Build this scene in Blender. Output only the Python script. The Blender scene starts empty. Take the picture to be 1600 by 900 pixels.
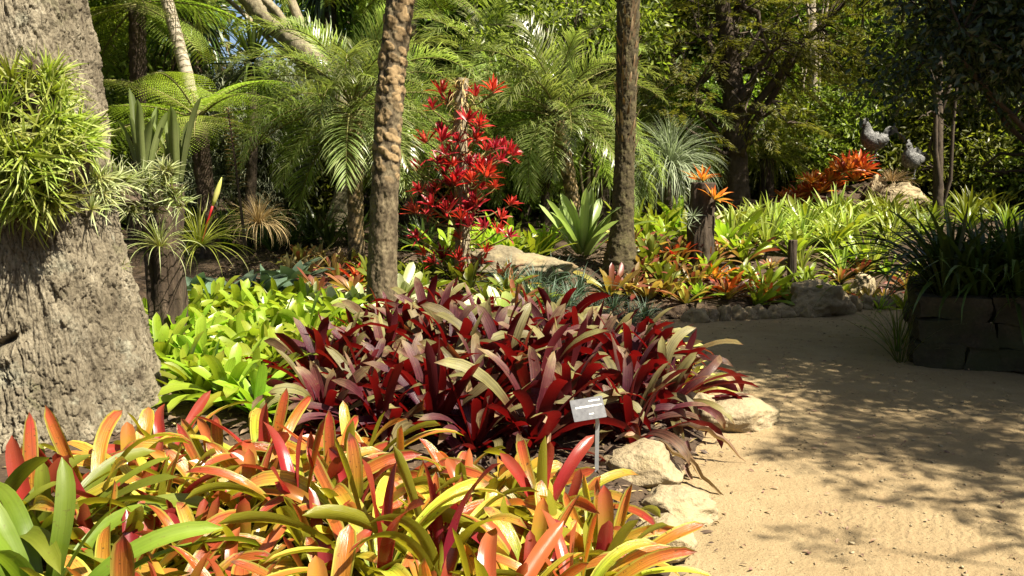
import bpy, math, random
import numpy as np
from mathutils import Vector, Matrix, noise as mnoise

R = math.radians
rng = np.random.default_rng(11)
random.seed(11)
scene = bpy.context.scene
COL = scene.collection

# ------------------------------------------------------------------ camera, sky, sun, exposure
CAM_H, PITCH, FPX = 1.55, 7.5, 1443.0
cam_data = bpy.data.cameras.new('camera')
cam = bpy.data.objects.new('camera', cam_data)
COL.objects.link(cam)
cam.location = (0, 0, CAM_H)
cam.rotation_euler = (R(90 - PITCH), 0, 0)
cam_data.sensor_width = 36
cam_data.lens = 36 * FPX / 1600
cam_data.clip_start = 0.05
cam_data.clip_end = 3000
scene.camera = cam

SUN_EL = 55.0
SUN_AZ = np.array([0.86, -0.51])            # horizontal direction towards the sun
SUN_AZ = SUN_AZ / np.linalg.norm(SUN_AZ)
to_sun = Vector((SUN_AZ[0] * math.cos(R(SUN_EL)), SUN_AZ[1] * math.cos(R(SUN_EL)), math.sin(R(SUN_EL))))
world = bpy.data.worlds.new('World')
scene.world = world
world.use_nodes = True
wn = world.node_tree
bg = wn.nodes['Background']
sky = wn.nodes.new('ShaderNodeTexSky')
sky.sky_type = 'NISHITA'
sky.sun_disc = False
sky.sun_elevation = R(SUN_EL)
sky.sun_rotation = math.atan2(SUN_AZ[0], SUN_AZ[1])
sky.air_density = 0.65
sky.dust_density = 1.5
sky.ozone_density = 0.4
wn.links.new(sky.outputs[0], bg.inputs[0])
bg.inputs[1].default_value = 0.05
sun_data = bpy.data.lights.new('sun', 'SUN')
sun_data.energy = 5.0
sun_data.angle = R(0.55)
sun_data.color = (1.0, 0.91, 0.74)
sun = bpy.data.objects.new('sun', sun_data)
COL.objects.link(sun)
sun.rotation_euler = (-to_sun).to_track_quat('-Z', 'Y').to_euler()
sun.location = (10, -5, 15)

vs = scene.view_settings
vs.view_transform = 'Standard'
vs.look = 'None'
vs.gamma = 1
vs.use_curve_mapping = False
vs.exposure = 1.75
scene.cycles.max_bounces = 7
scene.cycles.diffuse_bounces = 3
scene.cycles.glossy_bounces = 2
scene.cycles.transmission_bounces = 4
scene.cycles.sample_clamp_indirect = 4.0
scene.cycles.caustics_reflective = False
scene.cycles.caustics_refractive = False

# ------------------------------------------------------------------ picture <-> place
CP, SP = math.cos(R(PITCH)), math.sin(R(PITCH))
def pix(px, py, d):
    """the place seen at photo pixel (px,py), d metres ahead"""
    xc, yc = (px - 800) / FPX, (450 - py) / FPX
    dy, dz = CP + yc * SP, -SP + yc * CP
    t = d / dy
    return Vector((xc * t, d, CAM_H + dz * t))
def gpix(px, py):
    xc, yc = (px - 800) / FPX, (450 - py) / FPX
    dy, dz = CP + yc * SP, -SP + yc * CP
    t = CAM_H / -dz
    return (xc * t, dy * t)
def xd(px, d):
    return ((px - 800) / FPX * d, d)
def to_px(p):
    x, y, z = p[0], p[1], p[2] - CAM_H
    f = y * CP - z * SP
    u = y * SP + z * CP
    return 800 + FPX * x / f, 450 - FPX * u / f

# ------------------------------------------------------------------ terrain height
PATH = [gpix(1000, 1150), gpix(1085, 900), gpix(1120, 850), gpix(1085, 790), gpix(1110, 715), gpix(1130, 690), gpix(1120, 640),
        gpix(1105, 590), gpix(1085, 545), gpix(1050, 523), gpix(1000, 512), gpix(1040, 502), gpix(1110, 500), gpix(1180, 496), gpix(1240, 488), gpix(1300, 480), gpix(1345, 474),
        gpix(1480, 474), (9.0, 10.6), (14, 11.0), (14, -6), (0.2, -6)]
PATH = np.array(PATH)
def path_dist(x, y):
    """distance outside the path region (0 inside)"""
    x = np.asarray(x, float); y = np.asarray(y, float)
    inside = np.zeros(x.shape, bool); best = np.full(x.shape, 1e9)
    n = len(PATH)
    for i in range(n):
        ax, ay = PATH[i]; bx, by = PATH[(i + 1) % n]
        cond = ((ay > y) != (by > y))
        xi = (bx - ax) * (y - ay) / ((by - ay) if by != ay else 1e-9) + ax
        inside ^= cond & (x < xi)
        t = np.clip(((x - ax) * (bx - ax) + (y - ay) * (by - ay)) / ((bx - ax) ** 2 + (by - ay) ** 2 + 1e-12), 0, 1)
        best = np.minimum(best, np.hypot(x - ax - t * (bx - ax), y - ay - t * (by - ay)))
    return np.where(inside, -best, best)
def sst(a, b, v):
    t = np.clip((v - a) / (b - a), 0, 1)
    return t * t * (3 - 2 * t)
def Hs(x, y):
    x = np.asarray(x, float); y = np.asarray(y, float)
    d = path_dist(x, y)
    h = -0.03 + 0.12 * sst(-0.02, 0.35, d) + 0.10 * sst(0.2, 1.6, d) * sst(3.9, 5.2, y)
    h = h + sst(0.1, 1.4, d) * (0.30 * sst(7.0, 10.0, y) + 0.085 * np.clip(y - 10, 0, 7))
    h = h + sst(0, .4, d) * 0.02 * np.sin(x * 5.1 + 1.3 * y) * np.sin(y * 4.3 - x)
    return h
def H(x, y):
    return float(Hs(np.array([x]), np.array([y]))[0])

# ------------------------------------------------------------------ mesh building
class Geo:
    def __init__(s):
        s.V, s.F, s.A, s.M, s.n = [], [], [], [], 0
    def add(s, V, F, A=None, m=0):
        V = np.asarray(V, float).reshape(-1, 3); F = np.asarray(F, int).reshape(-1, 4)
        if A is None: A = np.zeros((len(V), 3)) + np.array([0.5, 0.5, 0.5])
        s.V.append(V); s.F.append(F + s.n); s.A.append(np.asarray(A, float).reshape(-1, 3)); s.M.append(np.full(len(F), m, int)); s.n += len(V)
        return s
    def merge(s, g, mat=None):
        for V, F, A, M in zip(*g.parts()):
            if mat is not None:
                V = V @ np.array(mat.to_3x3()).T + np.array(mat.translation)
            s.V.append(V); s.F.append(F + s.n); s.A.append(A); s.M.append(M)
        s.n += g.n
        return s
    def parts(s):
        V = np.concatenate(s.V); F = np.concatenate(s.F); A = np.concatenate(s.A); M = np.concatenate(s.M)
        return [V], [F], [A], [M]
    def mesh(s, name, mats, smooth=True):
        (V,), (F,), (A,), (M,) = s.parts()
        me = bpy.data.meshes.new(name)
        nf = len(F)
        me.vertices.add(len(V)); me.loops.add(nf * 4); me.polygons.add(nf)
        me.vertices.foreach_set('co', V.astype(np.float32).ravel())
        me.loops.foreach_set('vertex_index', F.astype(np.int32).ravel())
        me.polygons.foreach_set('loop_start', np.arange(0, nf * 4, 4, dtype=np.int32))
        try: me.polygons.foreach_set('loop_total', np.full(nf, 4, np.int32))
        except Exception: pass
        me.polygons.foreach_set('material_index', M.astype(np.int32))
        me.polygons.foreach_set('use_smooth', np.full(nf, smooth))
        at = me.attributes.new('leaf', 'FLOAT_VECTOR', 'POINT')
        at.data.foreach_set('vector', A.astype(np.float32).ravel())
        for m in (mats if isinstance(mats, (list, tuple)) else [mats]): me.materials.append(m)
        me.update(calc_edges=True)
        return me

def unit(a):
    return a / (np.linalg.norm(a, axis=-1, keepdims=True) + 1e-12)
def P_strap(t):
    return (0.72 + 0.28 * np.clip(t / .4, 0, 1)) * np.where(t > .72, np.sqrt(np.clip(1 - ((t - .72) / .28) ** 2, 0, 1)), 1)
def P_lance(t):
    return np.clip((0.55 + 0.45 * np.clip(t / .3, 0, 1)) * (1 - np.clip((t - .35) / .65, 0, 1) ** 1.8), 0, 1)
def P_grass(t):
    return np.clip(1 - t ** 2.2, 0.0, 1)
def P_needle(t):
    return np.clip(1 - t, 0, 1) ** .8
def P_round(t):
    return np.sqrt(np.clip(1 - (2 * t - 1) ** 2, 0, 1)) * 0.9 + .02
def strips(base, Rv, Uv, L, W, e0, droop, nseg=6, nac=2, prof=P_strap, fold=.12, twist=0., bend=0., dpow=1.4, rnd=None):
    base = np.atleast_2d(np.asarray(base, float)); n = len(base)
    ar = lambda v: np.broadcast_to(np.asarray(v, float), (n,))[:, None]
    Rv = np.broadcast_to(np.asarray(Rv, float), (n, 3)); Uv = np.broadcast_to(np.asarray(Uv, float), (n, 3))
    L, W, e0, droop, twist, bend, fold = map(ar, (L, W, e0, droop, twist, bend, fold))
    t = np.linspace(0, 1, nseg + 1)[None]
    Sv = np.cross(Uv, Rv)
    th = e0 - droop * t ** dpow; az = bend * t ** 1.5
    e = lambda a: a[..., None]
    D = e(np.cos(th) * np.cos(az)) * Rv[:, None] + e(np.cos(th) * np.sin(az)) * Sv[:, None] + e(np.sin(th)) * Uv[:, None]
    mid = .5 * (D[:, 1:] + D[:, :-1])
    pos = np.concatenate([np.zeros((n, 1, 3)), np.cumsum(mid, axis=1)], 1) * e(L / nseg) + base[:, None]
    side = e(-np.sin(az)) * Rv[:, None] + e(np.cos(az)) * Sv[:, None]
    nor = np.cross(D, side)
    tw = twist * t
    s2 = e(np.cos(tw)) * side + e(np.sin(tw)) * nor
    nor = e(-np.sin(tw)) * side + e(np.cos(tw)) * nor
    w = W * prof(t)
    s = np.linspace(-1, 1, nac + 1)
    V = (pos[:, :, None] + s2[:, :, None] * (e(w)[:, :, None] * .5 * s[None, None, :, None])
         + nor[:, :, None] * (e(w * fold)[:, :, None] * (np.abs(s) ** 1.5)[None, None, :, None]))
    m, k = nseg + 1, nac + 1
    idx = np.arange(n * m * k).reshape(n, m, k)
    F = np.stack([idx[:, :-1, :-1], idx[:, 1:, :-1], idx[:, 1:, 1:], idx[:, :-1, 1:]], -1).reshape(-1, 4)
    rnd = rng.random(n) if rnd is None else np.broadcast_to(rnd, (n,))
    A = np.empty((n, m, k, 3)); A[..., 0] = t[0][None, :, None]; A[..., 1] = (s * .5 + .5)[None, None, :]; A[..., 2] = rnd[:, None, None]
    return V.reshape(-1, 3), F, A.reshape(-1, 3)
def tube(pts, rad, n=8, jit=0., cap=True, rnd=.5):
    P = np.asarray([list(p) for p in pts], float); m = len(P)
    rad = np.broadcast_to(np.asarray(rad, float), (m,))
    T = unit(np.gradient(P, axis=0))
    up = np.array([0, 0, 1.]) if abs(T[0, 2]) < .9 else np.array([1., 0, 0])
    X = unit(np.cross(up, T[0])); fr = []
    for i in range(m):
        X = unit(X - T[i] * (X @ T[i])); fr.append((X, np.cross(T[i], X)))
    a = np.linspace(0, 2 * np.pi, n, endpoint=False)
    V = np.stack([P[i] + rad[i] * (np.cos(a)[:, None] * fr[i][0] + np.sin(a)[:, None] * fr[i][1]) for i in range(m)])
    if jit: V = V + rng.normal(0, jit, V.shape) * rad[:, None, None]
    t = np.linspace(0, 1, m)
    A = np.empty((m, n, 3)); A[..., 0] = t[:, None]; A[..., 1] = (np.arange(n) / n)[None]; A[..., 2] = rnd
    idx = np.arange(m * n).reshape(m, n); nx = np.roll(idx, -1, 1)
    F = np.stack([idx[:-1], nx[:-1], nx[1:], idx[1:]], -1).reshape(-1, 4)
    V = V.reshape(-1, 3); A = A.reshape(-1, 3)
    if cap:
        c = len(V); V = np.concatenate([V, P[-1:], P[:1]]); A = np.concatenate([A, A[-1:], A[:1]])
        l, f0 = idx[-1], idx[0]
        F = np.concatenate([F, [[l[i], l[(i + 1) % n], l[(i + 2) % n], c] for i in range(0, n - 1, 2)], [[f0[(i + 2) % n], f0[(i + 1) % n], f0[i], c + 1] for i in range(0, n - 1, 2)]])
    return V, F, A
def curve(p0, p1, sag=0., n=8, wob=0.):
    p0, p1 = np.array(list(p0), float), np.array(list(p1), float); t = np.linspace(0, 1, n)[:, None]
    P = p0 * (1 - t) + p1 * t; P[:, 2] += sag * 4 * (t * (1 - t))[:, 0]
    if wob:
        w = rng.normal(0, wob, (n, 3)); w[0] = 0; w[-1] = 0; P += w
    return P
def diamonds(base, D, N, L, W):
    n = len(base); S = unit(np.cross(N, D)); L = np.broadcast_to(L, (n,))[:, None]; W = np.broadcast_to(W, (n,))[:, None]
    V = np.stack([base, base + D * L * .45 + S * W * .5, base + D * L - N * L * .12, base + D * L * .45 - S * W * .5], 1).reshape(-1, 3)
    F = np.arange(n * 4).reshape(n, 4)[:, [0, 3, 2, 1]]
    A = np.empty((n, 4, 3)); A[..., 0] = [0, .45, 1, .45]; A[..., 1] = [.5, 1, .5, 0]; A[..., 2] = rng.random(n)[:, None]
    return V, F, A.reshape(-1, 3)
def rvec(n):
    return unit(rng.normal(size=(n, 3)))
def worley(u, v, nu, seed, jit=.9):
    """F1,F2 and cell id of a jittered grid, period nu along u"""
    r = np.random.default_rng(seed); NV = int(np.max(v)) + 4
    ju, jv, cid = r.random((nu, NV)) * jit + (1 - jit) / 2, r.random((nu, NV)) * jit + (1 - jit) / 2, r.random((nu, NV))
    iu, iv = np.floor(u).astype(int), np.floor(v).astype(int)
    f1 = np.full(u.shape, 9.); f2 = f1.copy(); c = np.zeros(u.shape)
    for a in (-1, 0, 1):
        for b in (-1, 0, 1):
            cu, cv = (iu + a) % nu, np.clip(iv + b, 0, NV - 1)
            d = np.hypot(iu + a + ju[cu, cv] - u, iv + b + jv[cu, cv] - v)
            new = d < f1
            f2 = np.where(new, f1, np.minimum(f2, d)); c = np.where(new, cid[cu, cv], c); f1 = np.where(new, d, f1)
    return f1, f2, c
def vnoise(P, scale, octv=4):
    return np.array([mnoise.fractal(Vector(p) * scale, 1.0, 2.0, octv) for p in P])

# ------------------------------------------------------------------ objects
def link(name, me, parent=None, label=None, cat=None, group=None, kind=None, loc=None, rot=None, sc=None):
    o = bpy.data.objects.new(name, me); COL.objects.link(o)
    if parent is not None: o.parent = parent
    if label: o['label'] = label
    if cat: o['category'] = cat
    if group: o['group'] = group
    if kind: o['kind'] = kind
    if loc is not None: o.location = loc
    if rot is not None: o.rotation_euler = rot
    if sc is not None: o.scale = (sc, sc, sc) if not hasattr(sc, '__len__') else sc
    return o
KIDS = {}
def child(name, me, parent, **k):
    o = link(name, me, parent, **k); KIDS.setdefault(parent.as_pointer(), []).append(o); return o
def copy_tree(o, parent=None):
    c = o.copy(); COL.objects.link(c)
    if parent is not None: c.parent = parent
    for ch in KIDS.get(o.as_pointer(), []):
        KIDS.setdefault(c.as_pointer(), []).append(copy_tree(ch, c))
    return c
ORD = ['', 'first', 'second', 'third', 'fourth', 'fifth', 'sixth', 'seventh', 'eighth', 'ninth', 'tenth', 'eleventh', 'twelfth', 'thirteenth', 'fourteenth', 'fifteenth', 'sixteenth', 'seventeenth', 'eighteenth', 'nineteenth', 'twentieth', 'twenty-first', 'twenty-second']
def nth(i, n):
    if n == 1: return 'alone'
    if i == 0: return 'leftmost'
    if i == n - 1: return 'rightmost'
    return ORD[i + 1] + ' from left'
def label_rows(obs, what, where, per=7, key=lambda o: o.location.y, rows_word='row', names=None):
    """label every object by its row (near to far, or key order) and its place along the row"""
    obs = sorted(obs, key=key); nr = max(1, round(len(obs) / per)); k = 0
    for r in range(nr):
        k2 = round(len(obs) * (r + 1) / nr); row = sorted(obs[k:k2], key=lambda o: to_px(o.matrix_world.translation if False else o.location)[0]); k = k2
        rn = (names or (lambda r, nr: 'front ' + rows_word if r == 0 else 'back ' + rows_word if r == nr - 1 else ORD[r + 1] + ' ' + rows_word))(r, nr)
        for i, o in enumerate(row):
            o['label'] = f"{what}, {nth(i, len(row))} in {rn} {where}" if nr > 1 else f"{what}, {nth(i, len(row))} {where}"

# ------------------------------------------------------------------ materials
def new_mat(name):
    m = bpy.data.materials.new(name); m.use_nodes = True; nt = m.node_tree
    for n in list(nt.nodes): nt.nodes.remove(n)
    out = nt.nodes.new('ShaderNodeOutputMaterial')
    return m, nt, out
def N(nt, t, **k):
    n = nt.nodes.new(t)
    for a, v in k.items(): setattr(n, a, v)
    return n
def ramp(nt, fac, stops, interp='LINEAR'):
    r = nt.nodes.new('ShaderNodeValToRGB'); cr = r.color_ramp; cr.interpolation = interp
    while len(cr.elements) < len(stops): cr.elements.new(.5)
    for e, (p, c) in zip(cr.elements, stops):
        e.position = p; e.color = (*c, 1) if len(c) == 3 else c
    if fac is not None: nt.links.new(fac, r.inputs[0])
    return r.outputs[0]
def mixc(nt, fac, a, b, mode='MIX'):
    m = nt.nodes.new('ShaderNodeMix'); m.data_type = 'RGBA'; m.blend_type = mode; m.clamp_factor = True
    for i, v in ((0, fac), (6, a), (7, b)):
        if hasattr(v, 'is_output'): nt.links.new(v, m.inputs[i])
        elif isinstance(v, (int, float)): m.inputs[i].default_value = v
        else: m.inputs[i].default_value = (*v, 1)
    return m.outputs[2]
def mth(nt, op, a, b=0.0, c=None):
    m = nt.nodes.new('ShaderNodeMath'); m.operation = op
    for i, v in enumerate((a, b) if c is None else (a, b, c)):
        if hasattr(v, 'is_output'): nt.links.new(v, m.inputs[i])
        else: m.inputs[i].default_value = v
    return m.outputs[0]
def maprange(nt, v, a, b, c, d):
    m = nt.nodes.new('ShaderNodeMapRange'); nt.links.new(v, m.inputs[0])
    for i, x in enumerate((a, b, c, d)): m.inputs[i + 1].default_value = x
    return m.outputs[0]
def tex(nt, kind, scale, coord='Object', detail=4., stretch=None, rough=.6):
    tc = N(nt, 'ShaderNodeTexCoord'); v = tc.outputs[coord]
    if stretch:
        mp = N(nt, 'ShaderNodeMapping'); mp.inputs['Scale'].default_value = stretch; nt.links.new(v, mp.inputs[0]); v = mp.outputs[0]
    n = N(nt, {'noise': 'ShaderNodeTexNoise', 'voro': 'ShaderNodeTexVoronoi'}[kind]); nt.links.new(v, n.inputs['Vector']); n.inputs['Scale'].default_value = scale
    if kind == 'noise': n.inputs['Detail'].default_value = detail; n.inputs['Roughness'].default_value = rough
    return n
def leafmat(name, r1, r2=None, under=None, rough=.38, trans=.3, tmul=(1.5, 1.6, .8), spots=.0, spotcol=(.10, .06, .02), streak=0., tip=0., ohue=.02, oval=.3, spec=.5, bump=.15, edge=None):
    m, nt, out = new_mat(name); lk = nt.links.new
    at = N(nt, 'ShaderNodeAttribute', attribute_name='leaf'); sp = N(nt, 'ShaderNodeSeparateXYZ'); lk(at.outputs['Vector'], sp.inputs[0])
    t, s, r = sp.outputs
    nz = tex(nt, 'noise', 9., detail=3.)
    # the tint runs along the leaf, shifted a little from leaf to leaf
    tt = mth(nt, 'ADD', t, mth(nt, 'MULTIPLY', mth(nt, 'SUBTRACT', nz.outputs['Fac'], .5), .5))
    c = ramp(nt, tt, r1)
    if r2: c = mixc(nt, maprange(nt, r, .35, .65, 0, 1), c, ramp(nt, tt, r2))
    if edge: c = mixc(nt, maprange(nt, mth(nt, 'ABSOLUTE', mth(nt, 'SUBTRACT', s, .5)), .33, .45, 0, 1), c, edge)
    if streak:
        wv = N(nt, 'ShaderNodeTexNoise'); cb = N(nt, 'ShaderNodeCombineXYZ')
        lk(mth(nt, 'MULTIPLY', s, 14.), cb.inputs[0]); lk(mth(nt, 'MULTIPLY', t, 1.2), cb.inputs[1]); lk(mth(nt, 'MULTIPLY', r, 50.), cb.inputs[2])
        lk(cb.outputs[0], wv.inputs['Vector']); wv.inputs['Scale'].default_value = 1.; wv.inputs['Detail'].default_value = 2.
        c = mixc(nt, streak, c, ramp(nt, wv.outputs['Fac'], [(.3, (.35, .35, .35)), (.7, (1.5, 1.5, 1.5))]), 'MULTIPLY')
    if spots:
        n2 = tex(nt, 'noise', 60., detail=2.)
        c = mixc(nt, mth(nt, 'MULTIPLY', maprange(nt, n2.outputs['Fac'], .64, .70, 0, 1), spots), c, spotcol)
    if tip:
        c = mixc(nt, mth(nt, 'MULTIPLY', maprange(nt, mth(nt, 'ADD', t, mth(nt, 'MULTIPLY', nz.outputs['Fac'], .22)), 1.03, 1.10, 0, 1), tip), c, (.13, .07, .03))
    oi = N(nt, 'ShaderNodeObjectInfo')
    hs = N(nt, 'ShaderNodeHueSaturation'); lk(c, hs.inputs['Color'])
    lk(maprange(nt, oi.outputs['Random'], 0, 1, .5 - ohue, .5 + ohue), hs.inputs['Hue'])
    lk(mth(nt, 'MULTIPLY', maprange(nt, oi.outputs['Random'], 0, 1, 1 - oval, 1 + oval), maprange(nt, r, 0, 1, .62, 1.3)), hs.inputs['Value'])
    c = hs.outputs[0]
    if under:
        ge = N(nt, 'ShaderNodeNewGeometry'); c = mixc(nt, ge.outputs['Backfacing'], c, under)
    b = N(nt, 'ShaderNodeBsdfPrincipled'); lk(c, b.inputs['Base Color']); b.inputs['Roughness'].default_value = rough; b.inputs['Specular IOR Level'].default_value = spec
    lk(maprange(nt, nz.outputs['Fac'], .3, .7, rough * .75, min(1, rough * 1.4)), b.inputs['Roughness'])
    if bump:
        bp = N(nt, 'ShaderNodeBump'); bp.inputs['Strength'].default_value = bump; bp.inputs['Distance'].default_value = .004
        cb2 = N(nt, 'ShaderNodeCombineXYZ'); lk(mth(nt, 'MULTIPLY', s, 30.), cb2.inputs[0]); lk(mth(nt, 'MULTIPLY', t, 4.), cb2.inputs[1]); lk(mth(nt, 'MULTIPLY', r, 30.), cb2.inputs[2])
        n3 = N(nt, 'ShaderNodeTexNoise'); lk(cb2.outputs[0], n3.inputs['Vector']); n3.inputs['Scale'].default_value = 1.
        lk(n3.outputs['Fac'], bp.inputs['Height']); lk(bp.outputs[0], b.inputs['Normal'])
    tr = N(nt, 'ShaderNodeBsdfTranslucent'); lk(mixc(nt, 1.0, c, tmul, 'MULTIPLY'), tr.inputs[0])
    ms = N(nt, 'ShaderNodeMixShader'); ms.inputs[0].default_value = trans
    lk(b.outputs[0], ms.inputs[1]); lk(tr.outputs[0], ms.inputs[2]); lk(ms.outputs[0], out.inputs[0])
    return m
def surfmat(name, stops, scale=6., stretch=None, rough=.85, bump=.5, bdist=.02, fine=40., extra=None, coord='Object', spec=.3):
    m, nt, out = new_mat(name); lk = nt.links.new
    n1 = tex(nt, 'noise', scale, coord, 6., stretch); n2 = tex(nt, 'noise', fine, coord, 4., stretch, .7)
    f = mth(nt, 'ADD', mth(nt, 'MULTIPLY', n1.outputs['Fac'], .6), mth(nt, 'MULTIPLY', n2.outputs['Fac'], .4))
    c = ramp(nt, maprange(nt, f, .3, .7, 0, 1), stops)
    if extra: c = extra(nt, c)
    b = N(nt, 'ShaderNodeBsdfPrincipled'); lk(c, b.inputs['Base Color']); b.inputs['Roughness'].default_value = rough; b.inputs['Specular IOR Level'].default_value = spec
    bp = N(nt, 'ShaderNodeBump'); bp.inputs['Strength'].default_value = bump; bp.inputs['Distance'].default_value = bdist
    lk(f, bp.inputs['Height']); lk(bp.outputs[0], b.inputs['Normal']); lk(b.outputs[0], out.inputs[0])
    return m
def attr_mix(col, lo, hi, chan=1):
    """a second colour where the mesh's own second value is high (bosses, cracks)"""
    def f(nt, c):
        at = N(nt, 'ShaderNodeAttribute', attribute_name='leaf'); sp = N(nt, 'ShaderNodeSeparateXYZ'); nt.links.new(at.outputs['Vector'], sp.inputs[0])
        return mixc(nt, maprange(nt, sp.outputs[chan], lo, hi, 0, 1), c, col)
    return f
M = {}
# plants (albedos tuned by eye; per leaf length, leaf to leaf and plant to plant variation)
M['burgundy'] = leafmat('burgundy_leaf', [(0, (.055, .006, .009)), (.25, (.07, .02, .015)), (.5, (.13, .11, .04)), (1, (.26, .24, .095))], [(0, (.042, .003, .009)), (.5, (.05, .007, .015)), (.8, (.085, .03, .03)), (1, (.18, .14, .075))],
    under=(.065, .006, .009), rough=.46, trans=.30, tmul=(3.2, .8, .5), spots=.5, streak=.8, tip=.9, bump=.4, spec=.28)
M['orange'] = leafmat('orange_leaf', [(0, (.15, .23, .015)), (.3, (.32, .31, .022)), (.55, (.48, .19, .03)), (1, (.47, .07, .04))], [(0, (.15, .24, .015)), (.5, (.31, .36, .028)), (.8, (.44, .32, .04)), (1, (.52, .17, .06))],
    under=(.22, .22, .02), rough=.28, trans=.42, tmul=(1.55, 1.4, .7), spots=.85, streak=.6, tip=.9, bump=.5, edge=(.40, .36, .06))
M['orange_heart'] = leafmat('orange_heart_leaf', [(0, (.35, .02, .025)), (.5, (.36, .045, .03)), (1, (.30, .07, .03))], [(0, (.16, .20, .015)), (.5, (.26, .20, .02)), (1, (.34, .08, .03))], rough=.25, trans=.34, tmul=(1.5, 1.0, .9))
M['lime'] = leafmat('lime_leaf', [(0, (.13, .19, .014)), (.5, (.28, .36, .028)), (1, (.32, .38, .04))], [(0, (.10, .18, .014)), (1, (.23, .32, .025))], rough=.3, trans=.42, spots=.4, streak=.3, tip=.6, tmul=(1.5, 1.5, .8))
M['pale'] = leafmat('pale_leaf', [(0, (.25, .30, .06)), (.5, (.36, .42, .16)), (1, (.44, .48, .26))], rough=.35, trans=.3, streak=.2, tmul=(1.4, 1.5, .9))
M['freshgreen'] = leafmat('fresh_green_leaf', [(0, (.16, .22, .05)), (.5, (.26, .36, .11)), (1, (.32, .42, .16))], rough=.35, trans=.36, streak=.25, tmul=(1.4, 1.5, .9))
M['cream'] = leafmat('cream_leaf', [(0, (.45, .42, .08)), (.5, (.60, .55, .20)), (1, (.45, .48, .10))], rough=.35, trans=.3, streak=.2, tmul=(1.4, 1.4, .9))
M['olive'] = leafmat('green_leaf', [(0, (.07, .11, .01)), (.5, (.135, .18, .016)), (1, (.18, .21, .022))], [(0, (.06, .10, .01)), (1, (.16, .20, .02))], rough=.38, trans=.36, tmul=(1.4, 1.35, .7), spots=.4, streak=.2)
M['variegated'] = leafmat('variegated_leaf', [(0, (.20, .26, .04)), (1, (.24, .33, .05))], rough=.4, trans=.33, edge=(.46, .46, .16), tmul=(1.4, 1.4, .8))
M['dark'] = leafmat('dark_strap_leaf', [(0, (.025, .042, .008)), (1, (.055, .085, .016))], rough=.33, trans=.22, oval=.3)
M['blue'] = leafmat('bluegreen_leaf', [(0, (.05, .09, .05)), (1, (.09, .14, .09))], rough=.45, trans=.18)
M['flame'] = leafmat('flame_leaf', [(0, (.30, .14, .02)), (.4, (.55, .14, .02)), (1, (.55, .06, .02))], [(0, (.2, .2, .03)), (.5, (.5, .22, .03)), (1, (.5, .1, .02))], rough=.33, trans=.32, tmul=(1.5, 1.1, .8))
M['rust'] = leafmat('rust_leaf', [(0, (.13, .14, .02)), (.6, (.26, .10, .04)), (1, (.26, .06, .05))], [(0, (.14, .18, .02)), (1, (.30, .26, .06))], rough=.35, trans=.36, spots=.4, tmul=(1.5, 1.1, .8))
M['scarlet'] = leafmat('scarlet_leaf', [(0, (.22, .05, .03)), (.35, (.38, .016, .022)), (1, (.42, .02, .035))], [(0, (.25, .03, .02)), (1, (.40, .012, .018))], rough=.36, trans=.3, tmul=(1.5, .8, .8), ohue=.012)
M['airplant'] = leafmat('airplant_leaf', [(0, (.13, .16, .02)), (.5, (.29, .35, .035)), (1, (.42, .43, .16))], [(0, (.10, .13, .02)), (1, (.24, .30, .035))], rough=.5, trans=.3)
M['airgrey'] = leafmat('airplant_grey_leaf', [(0, (.20, .18, .05)), (.5, (.21, .25, .08)), (1, (.34, .34, .20))], rough=.55, trans=.22)
M['silverstrap'] = leafmat('silver_strap_leaf', [(0, (.13, .18, .05)), (.6, (.20, .26, .09)), (1, (.16, .24, .06))], rough=.42, trans=.28, streak=.3)
M['palm'] = leafmat('palm_leaflet', [(0, (.15, .19, .04)), (1, (.40, .44, .18))], [(0, (.12, .16, .04)), (1, (.26, .32, .11))], rough=.3, trans=.46, spec=.8, oval=.35, bump=0, tmul=(1.5, 1.6, .8))
M['fern'] = leafmat('fern_leaflet', [(0, (.20, .28, .03)), (1, (.30, .40, .06))], rough=.5, trans=.42, bump=0, tmul=(1.4, 1.4, .8))
M['conifer'] = leafmat('needle_spray', [(0, (.08, .10, .015)), (1, (.15, .18, .025))], [(0, (.10, .10, .015)), (1, (.21, .21, .03))], rough=.5, trans=.5, bump=0, oval=.1)
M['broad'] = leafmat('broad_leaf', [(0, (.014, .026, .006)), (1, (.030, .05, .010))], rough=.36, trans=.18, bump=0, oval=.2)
M['bush'] = leafmat('bush_leaf', [(0, (.08, .12, .018)), (1, (.16, .21, .03))], [(0, (.10, .13, .02)), (1, (.23, .28, .045))], rough=.4, trans=.5, bump=0, oval=.35, ohue=.03)
M['silver'] = leafmat('silver_strand', [(0, (.19, .22, .13)), (1, (.27, .31, .20))], rough=.7, trans=.3, bump=0, tmul=(1.2, 1.3, 1.))
M['straw'] = leafmat('straw_leaf', [(0, (.30, .22, .09)), (1, (.48, .38, .17))], rough=.7, trans=.25, bump=0, tmul=(1.2, 1.1, .8))
M['brownleaf'] = leafmat('withered_leaf', [(0, (.16, .06, .05)), (.6, (.26, .16, .11)), (1, (.34, .22, .12))], [(0, (.28, .20, .13)), (1, (.20, .11, .06))], rough=.7, trans=.15, streak=.4)
M['litter'] = leafmat('litter_leaf', [(0, (.05, .03, .018)), (1, (.11, .07, .04))], [(0, (.03, .018, .012)), (1, (.20, .14, .08))], rough=.8, trans=.05, bump=0)
M['bamboo'] = leafmat('bamboo_leaf', [(0, (.10, .15, .025)), (1, (.20, .26, .05))], [(0, (.16, .18, .03)), (1, (.33, .32, .08))], rough=.45, trans=.5, bump=0)
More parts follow.
